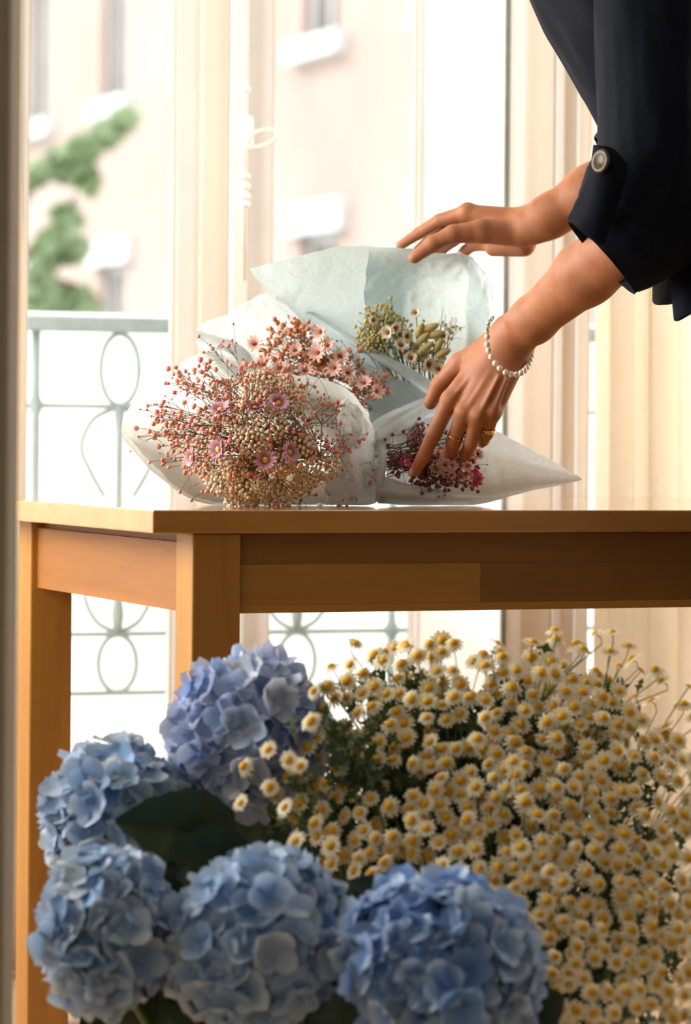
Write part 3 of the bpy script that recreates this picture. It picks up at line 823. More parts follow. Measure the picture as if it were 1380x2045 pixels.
sprA = [(335, 860, 30), (375, 790, 26), (430, 735, 26), (455, 790, 30), (520, 740, 24), (390, 850, 30), (360, 930, 30), (420, 870, 30), (480, 860, 34), (560, 790, 34), (640, 810, 34), (650, 870, 34), (600, 860, 34), (530, 960, 34),
        (600, 985, 26), (680, 900, 28), (660, 950, 30), (480, 930, 30), (400, 960, 26), (560, 880, 34), (610, 760, 24), (440, 830, 30), (570, 950, 30), (500, 770, 30)]
for (cx, cy, sp) in sprA:
    tips = []
    for j in range(4):
        x, y = cx + rnd.gauss(0, sp), cy + rnd.gauss(0, sp)
        y = min(y, 1000)
        q = 1 - ((x - 505) / 205) ** 2 - ((y - 865) / 165) ** 2
        tips.append(W(x, y, 4.665 - .190 * math.sqrt(max(q, .0)) - rnd.uniform(-.01, .02)))
    spray('gypsophila_spray', bA, rootA, tips, 'bud_coral', 'stem_tan', .0036, 'bud_brown', (5, 8), .026)
for (px, py) in ((318, 878), (322, 830), (368, 752), (402, 738), (716, 968), (680, 985), (700, 935)):
    tips = [W(px + rnd.gauss(0, 14), py + rnd.gauss(0, 12), 4.63 + rnd.uniform(-.02, .02)) for _ in range(4)]
    spray('gypsophila_spray', bA, rootA, tips, 'bud_coral', 'stem_tan', .0040, 'bud_brown', (2, 4), .02)
for (px, py, s, nx, nz) in ((530, 918, 1.15, .05, 0), (437, 897, 1.2, -.9, .15), (440, 818, 1.05, -.3, 1.3), (556, 806, 1.1, .3, .6), (510, 814, .95, -.1, 1.6), (577, 903, 1.1, 1.0, .2), (383, 914, .95, -1.2, 0)):
    p = W(px, py, 4.478)
    place_daisy('pink_daisy', bA, D_PINK, p, (nx, -.9, nz), s, rootA)

# ------------------------------------------------------------------ bouquet B : peach, behind
bB = thing('bouquet', W(640, 990, 4.95), 'peach-pink dried bouquet in white paper between the two neighbouring bouquets', 'bouquet', 'wrapped bouquets on the table')
mouthB = [W(868, 770, 4.86), W(800, 733, 4.88), W(712, 682, 4.92), W(640, 636, 4.96), W(548, 589, 5.00), W(490, 605, 5.00), W(440, 630, 4.98), W(396, 662, 4.94), W(430, 690, 4.88), W(505, 735, 4.84), W(560, 760, 4.82), W(640, 790, 4.80), W(740, 860, 4.79), W(840, 830, 4.82)]
cone_wrap('wrapping_paper', bB, mouthB, W(800, 830, 5.20), .03, 'paper_b', nu=40, nv=140, crinkle=.0065, seed=7.0, bulge=.08)
v, f = sheet([[W(388, 660, 4.90), W(440, 672, 4.88), W(492, 700, 4.86), W(515, 742, 4.84)],
              [W(396, 690, 4.87), W(440, 700, 4.84), W(480, 722, 4.82), W(505, 748, 4.82)],
              [W(420, 712, 4.88), W(450, 722, 4.86), W(480, 740, 4.84), W(505, 755, 4.84)]], 10, 20, .002, 20, 3)
mk('paper_fold', v, f, MATS['paper_b'], bB)
v, f = sheet([[W(548, 588, 4.985), W(640, 630, 4.945), W(715, 676, 4.905), W(805, 728, 4.865), W(872, 765, 4.845)],
              [W(552, 598, 4.97), W(640, 643, 4.93), W(712, 692, 4.89), W(802, 745, 4.85), W(872, 790, 4.835)],
              [W(570, 604, 4.99), W(650, 650, 4.95), W(720, 700, 4.91), W(806, 756, 4.87), W(872, 800, 4.85)]], 10, 40, .003, 18, 4)
mk('paper_fold', v, f, MATS['paper_b'], bB)
rootB = W(790, 830, 5.16)
for (cx, cy, sp, k) in ((560, 672, 18, 6), (600, 668, 16, 6), (590, 700, 22, 7), (640, 690, 20, 7), (665, 720, 18, 7), (620, 725, 22, 7), (580, 735, 20, 6), (690, 735, 14, 6), (730, 790, 16, 6), (745, 770, 10, 5), (715, 815, 10, 5), (545, 715, 16, 5)):
    tips = [W(cx + rnd.gauss(0, sp), min(cy + rnd.gauss(0, sp), 830), 4.80 + rnd.uniform(-.03, .04)) for _ in range(k)]
    spray('gypsophila_spray', bB, rootB, tips, 'bud_peach', 'stem_tan', .0042, 'bud_brown', (4, 6), .022)
for (px, py, s) in ((510, 687, .95), (640, 664, .9), (635, 705, 1.15), (527, 728, 1.0), (590, 700, .8), (668, 735, 1.0), (695, 745, .9), (727, 765, .95), (752, 782, .9), (655, 690, .9), (610, 740, .9), (560, 735, .9), (680, 712, .9), (575, 738, .7)):
    place_daisy('peach_daisy', bB, D_PEACH, W(px, py, 4.765), (rnd.gauss(0, .35), -.9, rnd.uniform(-.1, .6)), s * .95, rootB)

# ------------------------------------------------------------------ bouquet C : yellow-green, held upright by the far hand
bC = thing('bouquet', W(880, 980, 4.98), 'yellow-green dried bouquet in pale blue paper lifted by the upper hand', 'bouquet', 'wrapped bouquets on the table')
v, f = sheet([[W(500, 538, 4.86), W(590, 515, 4.90), W(690, 493, 4.92), W(760, 494, 4.93), W(830, 498, 4.93)],
              [W(520, 565, 4.88), W(600, 560, 4.92), W(690, 560, 4.95), W(760, 560, 4.965), W(830, 560, 4.97)],
              [W(560, 600, 4.92), W(620, 625, 4.95), W(695, 640, 4.99), W(760, 650, 5.01), W(830, 650, 5.02)],
              [W(640, 680, 4.98), W(690, 720, 5.00), W(740, 740, 5.03), W(790, 760, 5.05), W(830, 760, 5.06)]], 36, 60, .004, 9, 13)
mk('wrapping_paper', v, f, MATS['paper_c'], bC)
v, f = sheet([[W(736, 503, 4.915), W(800, 501, 4.91), W(868, 500, 4.90), W(935, 508, 4.88), W(958, 530, 4.86), W(978, 572, 4.845), W(988, 620, 4.83)],
              [W(731, 560, 4.93), W(800, 560, 4.95), W(868, 560, 4.95), W(925, 560, 4.92), W(955, 572, 4.87), W(976, 600, 4.85), W(989, 640, 4.83)],
              [W(724, 640, 4.95), W(800, 650, 4.99), W(868, 650, 4.98), W(905, 640, 4.95), W(935, 650, 4.90), W(965, 665, 4.86), W(988, 685, 4.84)],
              [W(719, 700, 4.97), W(790, 760, 5.04), W(860, 765, 5.02), W(890, 740, 4.96), W(930, 730, 4.91), W(958, 730, 4.87), W(975, 740, 4.85)]], 50, 90, .0075, 15, 17)
mk('wrapping_paper', v, f, MATS['paper_c'], bC)
v, f = sheet([[W(700, 700, 4.90), W(770, 745, 4.88), W(860, 775, 4.87), W(930, 770, 4.86)],
              [W(720, 780, 4.90), W(790, 820, 4.87), W(870, 840, 4.86), W(940, 820, 4.87)],
              [W(760, 900, 4.96), W(820, 920, 4.94), W(880, 920, 4.94), W(930, 900, 4.95)],
              [W(800, 985, 5.02), W(840, 990, 5.02), W(880, 990, 5.02), W(920, 985, 5.02)]], 20, 20, .004, 14, 19)
mk('wrapping_paper', [Vector((p.x, p.y, max(p.z, .7515))) for p in v], f, MATS['paper_c'], bC)
v, f = sheet([[W(915, 500, 4.905), W(945, 512, 4.89), W(968, 542, 4.87), W(984, 590, 4.85)],
              [W(935, 545, 4.905), W(958, 560, 4.885), W(978, 590, 4.865), W(990, 625, 4.85)],
              [W(945, 610, 4.91), W(966, 625, 4.89), W(982, 645, 4.87), W(991, 665, 4.855)],
              [W(948, 690, 4.915), W(965, 695, 4.895), W(978, 700, 4.875), W(988, 706, 4.86)]], 26, 20, .006, 24, 41)
mk('paper_fold', v, f, MATS['paper_a'], bC)
rootC = W(850, 900, 5.0)
for (px, py) in ((745, 640), (765, 625), (735, 665), (760, 665), (785, 640), (790, 680), (750, 690), (815, 695), (840, 705), (770, 705), (800, 650), (870, 715), (730, 690), (835, 720)):
    bead_cluster('yellow_flower_cluster', bC, W(px, py, 4.90 + rnd.uniform(-.02, .02)), (rnd.gauss(0, .3), -.7, .6), rnd.uniform(.013, .019), 26, .0027, 'bud_olive', rootC, stem_m='stem_green', spread=1.3)
for (cx, cy, sp) in ((755, 625, 14), (735, 650, 12), (790, 640, 14), (830, 690, 16), (860, 700, 14), (885, 650, 10), (760, 690, 16)):
    tips = [W(cx + rnd.gauss(0, sp), cy + rnd.gauss(0, sp), 4.90 + rnd.uniform(-.03, .03)) for _ in range(5)]
    spray('pale_filler_spray', bC, rootC, tips, 'bud_olive', 'stem_tan', .0030, 'bud_cream', (3, 5), .018)
for (px, py, s) in ((775, 664, 1.0), (800, 690, 1.0), (790, 655, .8), (855, 728, 1.1), (820, 715, .95), (875, 738, 1.0), (830, 625, .7), (745, 640, .7), (812, 672, .9), (887, 672, .7)):
    place_daisy('cream_daisy', bC, D_CREAM, W(px, py, 4.87), (rnd.gauss(0, .3), -.9, rnd.uniform(-.1, .5)), s, rootC, 'stem_green')
for (px, py, ang, L) in ((858, 655, .5, 1.1), (845, 676, .9, 1.0), (868, 668, .3, 1.15), (850, 695, .8, 1.1), (875, 690, 1.2, .9), (838, 660, 1.3, .9), (885, 705, .6, .9)):
    c = W(px, py, 4.87); d = Vector((math.cos(ang), -.15, math.sin(ang) * .7)).normalized()
    pts = [c + d * t for t in np.linspace(-.0145 * L, .0145 * L, 13)]
    rr = [(.0012 + .0062 * math.sin(math.pi * (.04 + .93 * k / 12)) ** .7) * (1.0 if k % 2 else .86) for k in range(13)]
    v, f = tube(pts, rr, 10)
    o = mk('bunny_tail', v, f, MATS['tail_grass'], bC, base=c)
    mk('stem', *tube(spline([rootC, Vector(rootC).lerp(pts[0], .6), pts[0]], 5), .0008, 4), MATS['stem_tan'], bC)

# ------------------------------------------------------------------ bouquet D : plum, lying front right
bD = thing('bouquet', W(900, 1006, 4.86), 'small plum and mauve dried bouquet under the lower hand, paper corner pointing right', 'bouquet', 'wrapped bouquets on the table')
secs = [  # px columns: front rim, front belly, bottom, back low, back mid, back rim
    [W(752, 945, 4.64), W(753, 985, 4.63), W(757, 1004, 4.68), W(770, 985, 4.80), W(772, 920, 4.84), W(768, 868, 4.82)],
    [W(800, 962, 4.66), W(800, 990, 4.645), W(805, 1008, 4.72), W(815, 985, 4.84), W(820, 900, 4.88), W(822, 832, 4.86)],
    [W(860, 974, 4.68), W(860, 996, 4.67), W(865, 1010, 4.75), W(870, 985, 4.88), W(880, 890, 4.93), W(888, 815, 4.90)],
    [W(930, 986, 4.70), W(930, 1000, 4.70), W(930, 1010, 4.78), W(940, 985, 4.90), W(950, 910, 4.94), W(965, 845, 4.92)],
    [W(1000, 985, 4.73), W(1000, 990, 4.74), W(1000, 996, 4.80), W(1010, 970, 4.90), W(1020, 920, 4.93), W(1030, 880, 4.92)],
    [W(1080, 971, 4.78), W(1080, 973, 4.79), W(1082, 976, 4.82), W(1085, 962, 4.88), W(1090, 938, 4.90), W(1092, 916, 4.90)],
    [W(1162, 956, 4.85), W(1162, 956.5, 4.852), W(1162, 957, 4.855), W(1162, 957, 4.86), W(1162, 956.5, 4.862), W(1162, 956, 4.865)]]
v, f = sheet(secs, 70, 40, .003, 13, 23)
mk('wrapping_paper', [Vector((p.x, p.y, max(p.z, .7512))) for p in v], f, MATS['paper_d'], bD)
for (r0, r1, sd) in (([(742, 872, 4.66), (790, 838, 4.68), (838, 812, 4.72), (880, 802, 4.76)], [(748, 905, 4.64), (800, 862, 4.66), (846, 836, 4.70), (890, 826, 4.75)], 31),
                     ([(738, 848, 4.72), (780, 822, 4.73), (830, 800, 4.76), (872, 788, 4.80)], [(742, 880, 4.70), (786, 850, 4.71), (836, 824, 4.74), (880, 812, 4.78)], 33),
                     ([(745, 880, 4.645), (756, 920, 4.635), (752, 955, 4.63), (748, 1000, 4.64)], [(768, 872, 4.66), (772, 918, 4.65), (768, 962, 4.645), (764, 1004, 4.65)], 35)):
    a = [W(*q) for q in r0]; b = [W(*q) for q in r1]
    m_ = [(p + q) / 2 + Vector((0, -.012, .002)) for p, q in zip(a, b)]
    v, f = sheet([a, m_, b], 8, 20, .002, 22, sd)
    mk('paper_fold', v, f, MATS['paper_b'], bD)
rootD = W(775, 925, 4.76)
for k in range(26):
    e = W(rnd.uniform(850, 930), rnd.uniform(860, 965), rnd.uniform(4.68, 4.80))
    s0 = W(rnd.uniform(752, 775), rnd.uniform(895, 960), rnd.uniform(4.70, 4.80))
    mk('stem', *tube(spline([s0, s0.lerp(e, .5) + Vector((0, 0, rnd.uniform(-.006, .008))), e], 6), .0011, 4), MATS['stem_wine'], bD)
for (cx, cy, sp) in ((835, 870, 18), (850, 890, 18), (820, 900, 18), (880, 930, 22), (900, 905, 20), (930, 950, 18), (860, 950, 20), (920, 915, 16), (890, 960, 16), (840, 930, 16), (812, 930, 14)):
    tips = [W(cx + rnd.gauss(0, sp), min(cy + rnd.gauss(0, sp), 972), 4.665 + rnd.uniform(-.02, .05)) for _ in range(6)]
    spray('plum_spray', bD, rootD, tips, 'bud_plum', 'stem_wine', .0036, 'bud_plum', (4, 6), .02)
for k in range(44):
    px, py = rnd.uniform(865, 955), rnd.uniform(890, 972)
    if py < 905 and px < 885: px += 30
    place_daisy('mauve_star_flower', bD, D_STAR, W(px, py, 4.615 + rnd.uniform(-.015, .02)), (rnd.gauss(.2, .4), -.8, rnd.gauss(.1, .4)), rnd.uniform(.8, 1.2), rootD if k % 3 == 0 else None, 'stem_wine')
for (px, py) in ((950, 940), (957, 955), (948, 964), (804, 918), (812, 925)):
    place_daisy('magenta_star_flower', bD, D_MAG, W(px, py, 4.60), (rnd.gauss(.1, .4), -.8, rnd.gauss(.1, .4)), 1.1, None)
# fallen bits on the table
for i, (px, py, m_, lab) in enumerate(((545, 1008, 'bud_coral', 'tiny coral bud fallen on the table edge below the largest bouquet'), (636, 1009, 'bud_cream', 'tiny cream bud fallen on the table below the largest bouquet'))):
    p = W(px, py, 4.52); p.z = .7535
    mb = MB(); beads(mb, [p, p + Vector((.0035, .001, 0)), p + Vector((.001, .003, .0005))], .0032, .2, lumpy=.2)
    o = mb.build('fallen_bud', MATS[m_], None, rad=True, base=p); tag(o, lab, 'flower bud')

# ------------------------------------------------------------------ person
person = thing('person', Vector((0.74, 4.40, FZ)), 'person in dark navy shirt with rolled sleeves leaning in and arranging the bouquets', 'person')
HY = 0.16
def Wn(x, y, Y): return W(x, y, Y + HY)      # the near hand reaches over the front bouquet
# near (left) arm and hand, back of the hand towards the camera
YE, YW = 4.305, 4.40
nE, nW = W(1296, 452, YE), Wn(1024, 672, YW)
nMid = nE.lerp(nW, .45) + Vector((0.0, 0, 0.006))
nShoulder = W(1285, -30, 4.32)
n_mcp = [Wn(899, 800, 4.425), Wn(927, 826, 4.405), Wn(955, 832, 4.395), Wn(984, 824, 4.395)]
n_fing = [[n_mcp[0], Wn(866, 868, 4.418), Wn(844, 915, 4.428), Wn(827, 942, 4.437)],
          [n_mcp[1], Wn(905, 884, 4.425), Wn(897, 912, 4.46), Wn(894, 930, 4.485)],
          [n_mcp[2], Wn(941, 884, 4.415), Wn(930, 910, 4.45), Wn(926, 926, 4.475)],
          [n_mcp[3], Wn(973, 866, 4.412), Wn(966, 880, 4.44), Wn(962, 886, 4.462)]]
n_frad = [[.0135, .0120, .0103, .0082], [.0135, .0118, .0100, .0082], [.0125, .0110, .0095, .0078], [.0112, .0098, .0085, .0070]]
n_thumb = [Wn(978, 690, 4.430), Wn(920, 726, 4.455), Wn(878, 770, 4.468), Wn(860, 804, 4.474)]
n_trad = [.019, .0170, .0135, .0108]
n_wrist_in = nW.lerp(nE, .16)
def near_arm(p):
    arm = chain(p, [nShoulder, nE, nMid, n_wrist_in, nW], [.050, .050, .0455, .0335, .0315], .02, 1.12)
    palm = None
    wr = [Wn(990, 692, 4.425), Wn(1005, 702, 4.41), Wn(1016, 712, 4.40), Wn(1026, 720, 4.40)]
    for a, b, r0, r1 in zip(wr, n_mcp, (.0215, .0215, .0205, .019), (.0148, .0150, .0140, .0130)):
        e = cone_sdf(p, a, b, r0, r1, 1.15)
        palm = e if palm is None else smin(palm, e, .012)
    palm = smin(palm, cone_sdf(p, Wn(1005, 700, 4.425), Wn(945, 790, 4.43), .024, .018, 1.1), .012)
    palm = smin(palm, cone_sdf(p, nW, Wn(975, 740, 4.415), .0300, .026, 1.2), .02)
    for q in n_mcp: palm = smin(palm, np.linalg.norm(p - np.array(q + Vector((0, -.004, .002))), axis=1) - .0122, .008)
    for a, b in zip(wr, n_mcp):          # extensor tendons
        palm = smin(palm, cone_sdf(p, a.lerp(b, .35) + Vector((0, -.0195, 0)), b + Vector((0, -.0125, 0)), .0022, .003), .006)
    base = smin(arm, palm, .022)
    th = chain(p, n_thumb, n_trad, .006)
    d = smin(base, th, .014)
    for pts, rr in zip(n_fing, n_frad):
        d = np.minimum(d, smin(palm, chain(p, pts, rr, .003), .007))
    return smin(d, base, .001)
def bounds(pts, m):
    a = np.array([tuple(q) for q in pts]); return a.min(0) - m, a.max(0) + m
lo, hi = bounds([nE, nW] + sum(n_fing, []) + n_thumb, .06)
bv, bf = surface_nets(near_arm, lo, hi, .0026)
body = MB(); body.add(bv.tolist(), bf.tolist())
# far (right) arm: thumb towards the camera, fingers behind the paper
fE, fW = W(1300, 318, 4.80), W(1062, 452, 4.86)
fMid = fE.lerp(fW, .5)
f_mcp = [W(932, 424, 4.900), W(928, 440, 4.922), W(934, 462, 4.945), W(950, 485, 4.962)]
f_fing = [[f_mcp[0], W(878, 440, 4.925), W(836, 466, 4.945), W(800, 490, 4.955)],
          [f_mcp[1], W(890, 462, 4.945), W(856, 482, 4.962), W(828, 506, 4.968)],
          [f_mcp[2], W(905, 480, 4.962), W(880, 500, 4.975), W(862, 520, 4.980)],
          [f_mcp[3], W(930, 500, 4.975), W(915, 515, 4.985), W(905, 528, 4.985)]]
f_frad = [[.0130, .0112, .0098, .0078], [.0130, .0112, .0098, .0080], [.0122, .0106, .0092, .0075], [.0105, .0095, .0082, .0068]]
f_thumb = [W(1035, 468, 4.865), W(962, 462, 4.860), W(905, 468, 4.855), W(864, 487, 4.857), W(828, 514, 4.862)]
f_trad = [.021, .0195, .0150, .0132, .0102]
def far_arm(p):
    arm = chain(p, [W(1330, 60, 4.74), fE, fMid, fW.lerp(fE, .15), fW], [.048, .048, .0430, .0335, .0310], .02, 1.05)
    palm = None
    wr = [W(1040, 440, 4.875), W(1040, 450, 4.890), W(1042, 466, 4.905), W(1046, 482, 4.915)]
    for a, b, r0, r1 in zip(wr, f_mcp, (.0200, .0205, .0205, .0205), (.0140, .0145, .0145, .0135)):
        e = cone_sdf(p, a, b, r0, r1)
        palm = e if palm is None else smin(palm, e, .012)
    palm = smin(palm, cone_sdf(p, W(1046, 490, 4.90), W(985, 496, 4.93), .0185, .0135), .012)
    for q in f_mcp[:2]: palm = smin(palm, np.linalg.norm(p - np.array(q + Vector((.002, -.002, .004))), axis=1) - .0118, .008)
    base = smin(arm, palm, .022)
    d = smin(base, chain(p, f_thumb, f_trad, .006), .012)
    for pts, rr in zip(f_fing, f_frad):
        d = np.minimum(d, smin(palm, chain(p, pts, rr, .003), .006))
    return d
lo, hi = bounds([fE, fW] + sum(f_fing, []) + f_thumb, .058)
bv, bf = surface_nets(far_arm, lo, hi, .0026)
body.add(bv.tolist(), bf.tolist())
# torso, neck, head and upper arms (inside the shirt and above the frame)
hipc, chest, neck = Vector((.72, 4.42, .98)), Vector((.60, 4.50, 1.38)), Vector((.47, 4.50, 1.56))
headc = Vector((.39, 4.50, 1.72))
def torso_sdf(p):
    d = chain(p, [hipc, chest, neck], [.125, .128, .055], .06, .85)
    d = smin(d, chain(p, [neck, headc + Vector((.02, 0, -.03))], [.052, .05], .02), .03)
    d = smin(d, chain(p, [headc + Vector((0, 0, .03)), headc + Vector((-.035, 0, -.06))], [.092, .062], .03), .03)
    d = smin(d, cone_sdf(p, headc + Vector((-.09, 0, .005)), headc + Vector((-.108, 0, -.022)), .010, .013), .012)       # nose
    d = smin(d, cone_sdf(p, headc + Vector((-.085, -.018, -.052)), headc + Vector((-.085, .018, -.052)), .012, .012), .01)  # mouth
    for s_ in (-1, 1): d = smin(d, cone_sdf(p, headc + Vector((.015, s_ * .084, .015)), headc + Vector((.01, s_ * .082, -.025)), .012, .009), .008)   # ears
    d = smin(d, chain(p, [chest + Vector((.02, -.08, .08)), nShoulder, nE + Vector((0, 0, .02))], [.07, .058, .046], .03), .04)
    d = smin(d, chain(p, [chest + Vector((.02, .08, .08)), W(1300, -20, 4.70), W(1330, 60, 4.74), fE], [.07, .058, .05, .044], .03), .04)
    for s_ in (-1, 1):
        d = smin(d, chain(p, [hipc + Vector((0, s_ * .075, -.04)), Vector((.75, 4.40 + s_ * .08, .40)), Vector((.78, 4.39 + s_ * .085, FZ + .07))], [.095, .058, .038], .03), .03)
        d = smin(d, chain(p, [Vector((.79, 4.39 + s_ * .085, FZ + .045)), Vector((.64, 4.385 + s_ * .095, FZ + .034))], [.036, .028], .01), .02)
    return d
bv, bf = surface_nets(torso_sdf, (.22, 4.14, FZ - .02), (1.05, 4.90, 1.86), .012)
bv[:, 2] = np.maximum(bv[:, 2], FZ + .002)
body.add(bv.tolist(), bf.tolist())
body.build('body', MATS['skin'], person)
# fingernails that the photo shows
def nail(tip, prev, out, s=.0052, L=.0075):
    ax = (Vector(tip) - Vector(prev)).normalized(); o_ = (Vector(out) - ax * Vector(out).dot(ax)).normalized(); sd = ax.cross(o_)
    v = []; f = []
    for i in range(5):
        for j in range(5):
            a, b = i / 4 * 2 - 1, j / 4 * 2 - 1
            w_ = s * (1 - .25 * max(a, 0) ** 2)
            v.append(Vector(tip) + ax * (a * L) + sd * (b * w_) + o_ * (.0080 - .0022 * b * b - .0012 * max(a, 0) ** 2))
    return v, grid_faces(5, 5)
mk('fingernail', *nail(n_fing[0][3] + Vector((-.001, 0, 0)), n_fing[0][2], (-.35, -.9, .2)), MATS['nail'], person)
mk('fingernail', *nail(f_thumb[4], f_thumb[3], (-.3, -.25, .9), .0062, .008), MATS['nail'], person)

# shirt: near sleeve
def loft(secs, n, folds=0.0, seed=0.0, nf=None):
    """closed tube through sections (centre, axis a, axis b)"""
    k = len(secs); nf = nf or k * 6
    C = spline([s_[0] for s_ in secs], nf); A = spline([s_[1] for s_ in secs], nf); B = spline([s_[2] for s_ in secs], nf)
    v = []
    for i in range(nf + 1):
        for j in range(n):
            th = 2 * math.pi * j / n
            d = A[i] * math.cos(th) + B[i] * math.sin(th)
            p = C[i] + d
            if folds:
                q = Vector((math.cos(th) * 1.6, math.sin(th) * 1.6, i / nf * 1.5 + seed))
                w_ = mnoise.noise(q * 1.3) + .6 * (1 - abs(mnoise.noise(q * 2.6 + Vector((seed, 0, 0)))) * 2.2)
                p = p + d.normalized() * folds * w_
            v.append(p)
    return v, grid_faces(nf + 1, n, True)
def sec(px, py, Y, dx, dy, hw, depth):
    """section centred at a pixel, half width hw px along image direction (dx,dy), depth in metres"""
    l = math.hypot(dx, dy); dx, dy = dx / l, dy / l
    return (W(px, py, Y), W(px + dx * hw, py + dy * hw, Y) - W(px, py, Y), Vector((0, -depth, 0)))
near = [sec(1300, -170, 4.36, 1, -.1, 100, .075), sec(1302, -60, 4.33, 1, 0, 112, .080), sec(1308, 100, 4.31, 1, 0, 116, .080), sec(1314, 230, 4.29, 1, .05, 117, .080), sec(1313, 330, 4.28, 1, .25, 122, .080),
        sec(1290, 412, 4.275, .85, .52, 136, .080), sec(1250, 465, 4.285, .75, .66, 121, .075), sec(1206, 508, 4.30, .67, .74, 97, .068)]
sh = thing('shirt', person.location, None, None) if False else None
v, f = loft(near, 56, .006, 3.0, 60)
shirt = mk('shirt', v, f, MATS['shirt'], person)
# rolled cuff band and inside of the cuff
cuff = [sec(1262, 452, 4.285, .74, .67, 123, .079), sec(1238, 478, 4.29, .71, .70, 117, .077), sec(1207, 507, 4.30, .67, .74, 101, .072), sec(1200, 513, 4.30, .67, .74, 95, .067), sec(1212, 503, 4.30, .67, .74, 88, .062), sec(1250, 468, 4.29, .7, .7, 88, .062)]
v, f = loft(cuff, 56, .0035, 8.0, 40)
mk('rolled_cuff', v, f, MATS['shirt'], shirt)
# button tab on the sleeve front
v, f = sheet([[W(1189, 290, 4.200), W(1203, 292, 4.190), W(1226, 300, 4.186), W(1250, 330, 4.190)],
              [W(1183, 330, 4.200), W(1198, 335, 4.186), W(1222, 345, 4.180), W(1245, 365, 4.186)],
              [W(1172, 368, 4.205), W(1190, 380, 4.188), W(1212, 390, 4.182), W(1235, 400, 4.188)],
              [W(1152, 410, 4.215), W(1175, 425, 4.195), W(1198, 436, 4.188), W(1220, 442, 4.192)],
              [W(1137, 437, 4.225), W(1155, 455, 4.205), W(1182, 478, 4.198), W(1205, 490, 4.200)]], 20, 14)
tb = mk('sleeve_tab', v, f, MATS['shirt'], shirt); sm = tb.modifiers.new('thickness', 'SOLIDIFY'); sm.thickness = .004
bc = W(1201, 322, 4.174); bn = Vector((-.78, -.62, .12)).normalized()
R = basis(bn).to_3x3()
prof = [(0, .0022), (.006, .0022), (.0078, .0036), (.0102, .0042), (.0118, .0034), (.0124, .0012), (.0112, -.001), (0, -.001)]
v = []; f = []
for (r_, z_) in prof:
    for j in range(24):
        th = 2 * math.pi * j / 24; v.append(bc + R @ Vector((r_ * 1.42 * math.cos(th), r_ * 1.42 * math.sin(th), z_)))
bt = mk('button', v, grid_faces(len(prof), 24, True), MATS['horn'], shirt)
bt['label'] = 'brown horn button on the rolled sleeve'
# torso of the shirt, far sleeve, hem flap and hanging tie
tors = [sec(1185, -330, 4.50, 1, .25, 95, .09), sec(1247, -200, 4.50, 1, .2, 213, .20), sec(1286, -80, 4.50, 1, .12, 249, .21), sec(1341, 30, 4.50, 1, .05, 264, .20), sec(1416, 130, 4.49, 1, 0, 278, .20),
        sec(1472, 230, 4.48, 1, 0, 275, .19), sec(1514, 360, 4.46, 1, 0, 256, .18), sec(1555, 500, 4.44, 1, 0, 242, .172), sec(1574, 560, 4.43, 1, 0, 236, .172), sec(1585, 615, 4.43, 1, .02, 232, .172)]
v, f = loft(tors, 72, .015, 5.0, 70)
mk('shirt_body', v, f, MATS['shirt'], shirt)
fars = [sec(1310, -120, 4.70, 1, 0, 105, .075), sec(1320, 20, 4.72, 1, 0, 105, .075), sec(1320, 140, 4.75, 1, .1, 108, .075), sec(1308, 240, 4.78, .9, .4, 108, .075), sec(1280, 310, 4.80, .75, .65, 100, .07), sec(1240, 345, 4.81, .6, .8, 84, .062)]
v, f = loft(fars, 48, .006, 11.0, 44)
mk('sleeve', v, f, MATS['shirt'], shirt)
v, f = sheet([[W(1330, 500, 4.37), W(1370, 500, 4.34), W(1420, 500, 4.33)], [W(1342, 570, 4.37), W(1375, 570, 4.34), W(1430, 570, 4.33)], [W(1349, 636, 4.375), W(1356, 641, 4.35), W(1400, 616, 4.33)]], 12, 12)
o = mk('hem_flap', v, f, MATS['shirt'], shirt); sm = o.modifiers.new('thickness', 'SOLIDIFY'); sm.thickness = .003
v, f = sheet([[W(1316, 520, 4.44), W(1340, 515, 4.43), W(1362, 510, 4.43)], [W(1306, 560, 4.445), W(1330, 560, 4.43), W(1352, 560, 4.435)], [W(1302, 595, 4.45), W(1322, 600, 4.435), W(1344, 600, 4.44)], [W(1308, 607, 4.45), W(1322, 610, 4.435), W(1340, 609, 4.44)]], 14, 8, .002, 30, 3)
o = mk('waist_tie', v, f, MATS['tie_fabric'], shirt); sm = o.modifiers.new('thickness', 'SOLIDIFY'); sm.thickness = .002
# trousers, shoes and hair, outside the frame
def trous(p):
    d = chain(p, [hipc + Vector((0, 0, .06)), hipc + Vector((0, 0, -.08))], [.14, .142], .05, .9)
    for s_ in (-1, 1):
        d = smin(d, chain(p, [hipc + Vector((0, s_ * .075, -.04)), Vector((.75, 4.40 + s_ * .08, .40)), Vector((.78, 4.39 + s_ * .085, FZ + .10))], [.108, .075, .06], .03), .03)
    return d
bv, bf = surface_nets(trous, (.52, 4.18, FZ + .02), (.96, 4.66, 1.22), .014)
mk('trousers', bv, bf, MATS['trousers'], person)
def hair_sdf(p):
    d = np.linalg.norm((p - np.array(headc + Vector((.022, 0, .04)))) * np.array([1, 1, 1.0]), axis=1) - .102
    d = smin(d, cone_sdf(p, headc + Vector((.07, 0, .0)), headc + Vector((.10, 0, -.12)), .06, .035), .04)
    return np.maximum(d, -(p[:, 0] - (headc.x - .062 + np.maximum(headc.z - .0 - p[:, 2], 0) * 1.2)))
bv, bf = surface_nets(hair_sdf, (.2, 4.36, 1.5), (.62, 4.64, 1.90), .009)
mk('hair', bv, bf, MATS['hair'], person)
for s_ in (-1, 1):
    c = headc + Vector((-.082, s_ * .032, .012)); vv = ICO2[0] * .012 + np.array(c)
    mk('eye', vv.tolist(), ICO2[1], MATS['pearl'], person)
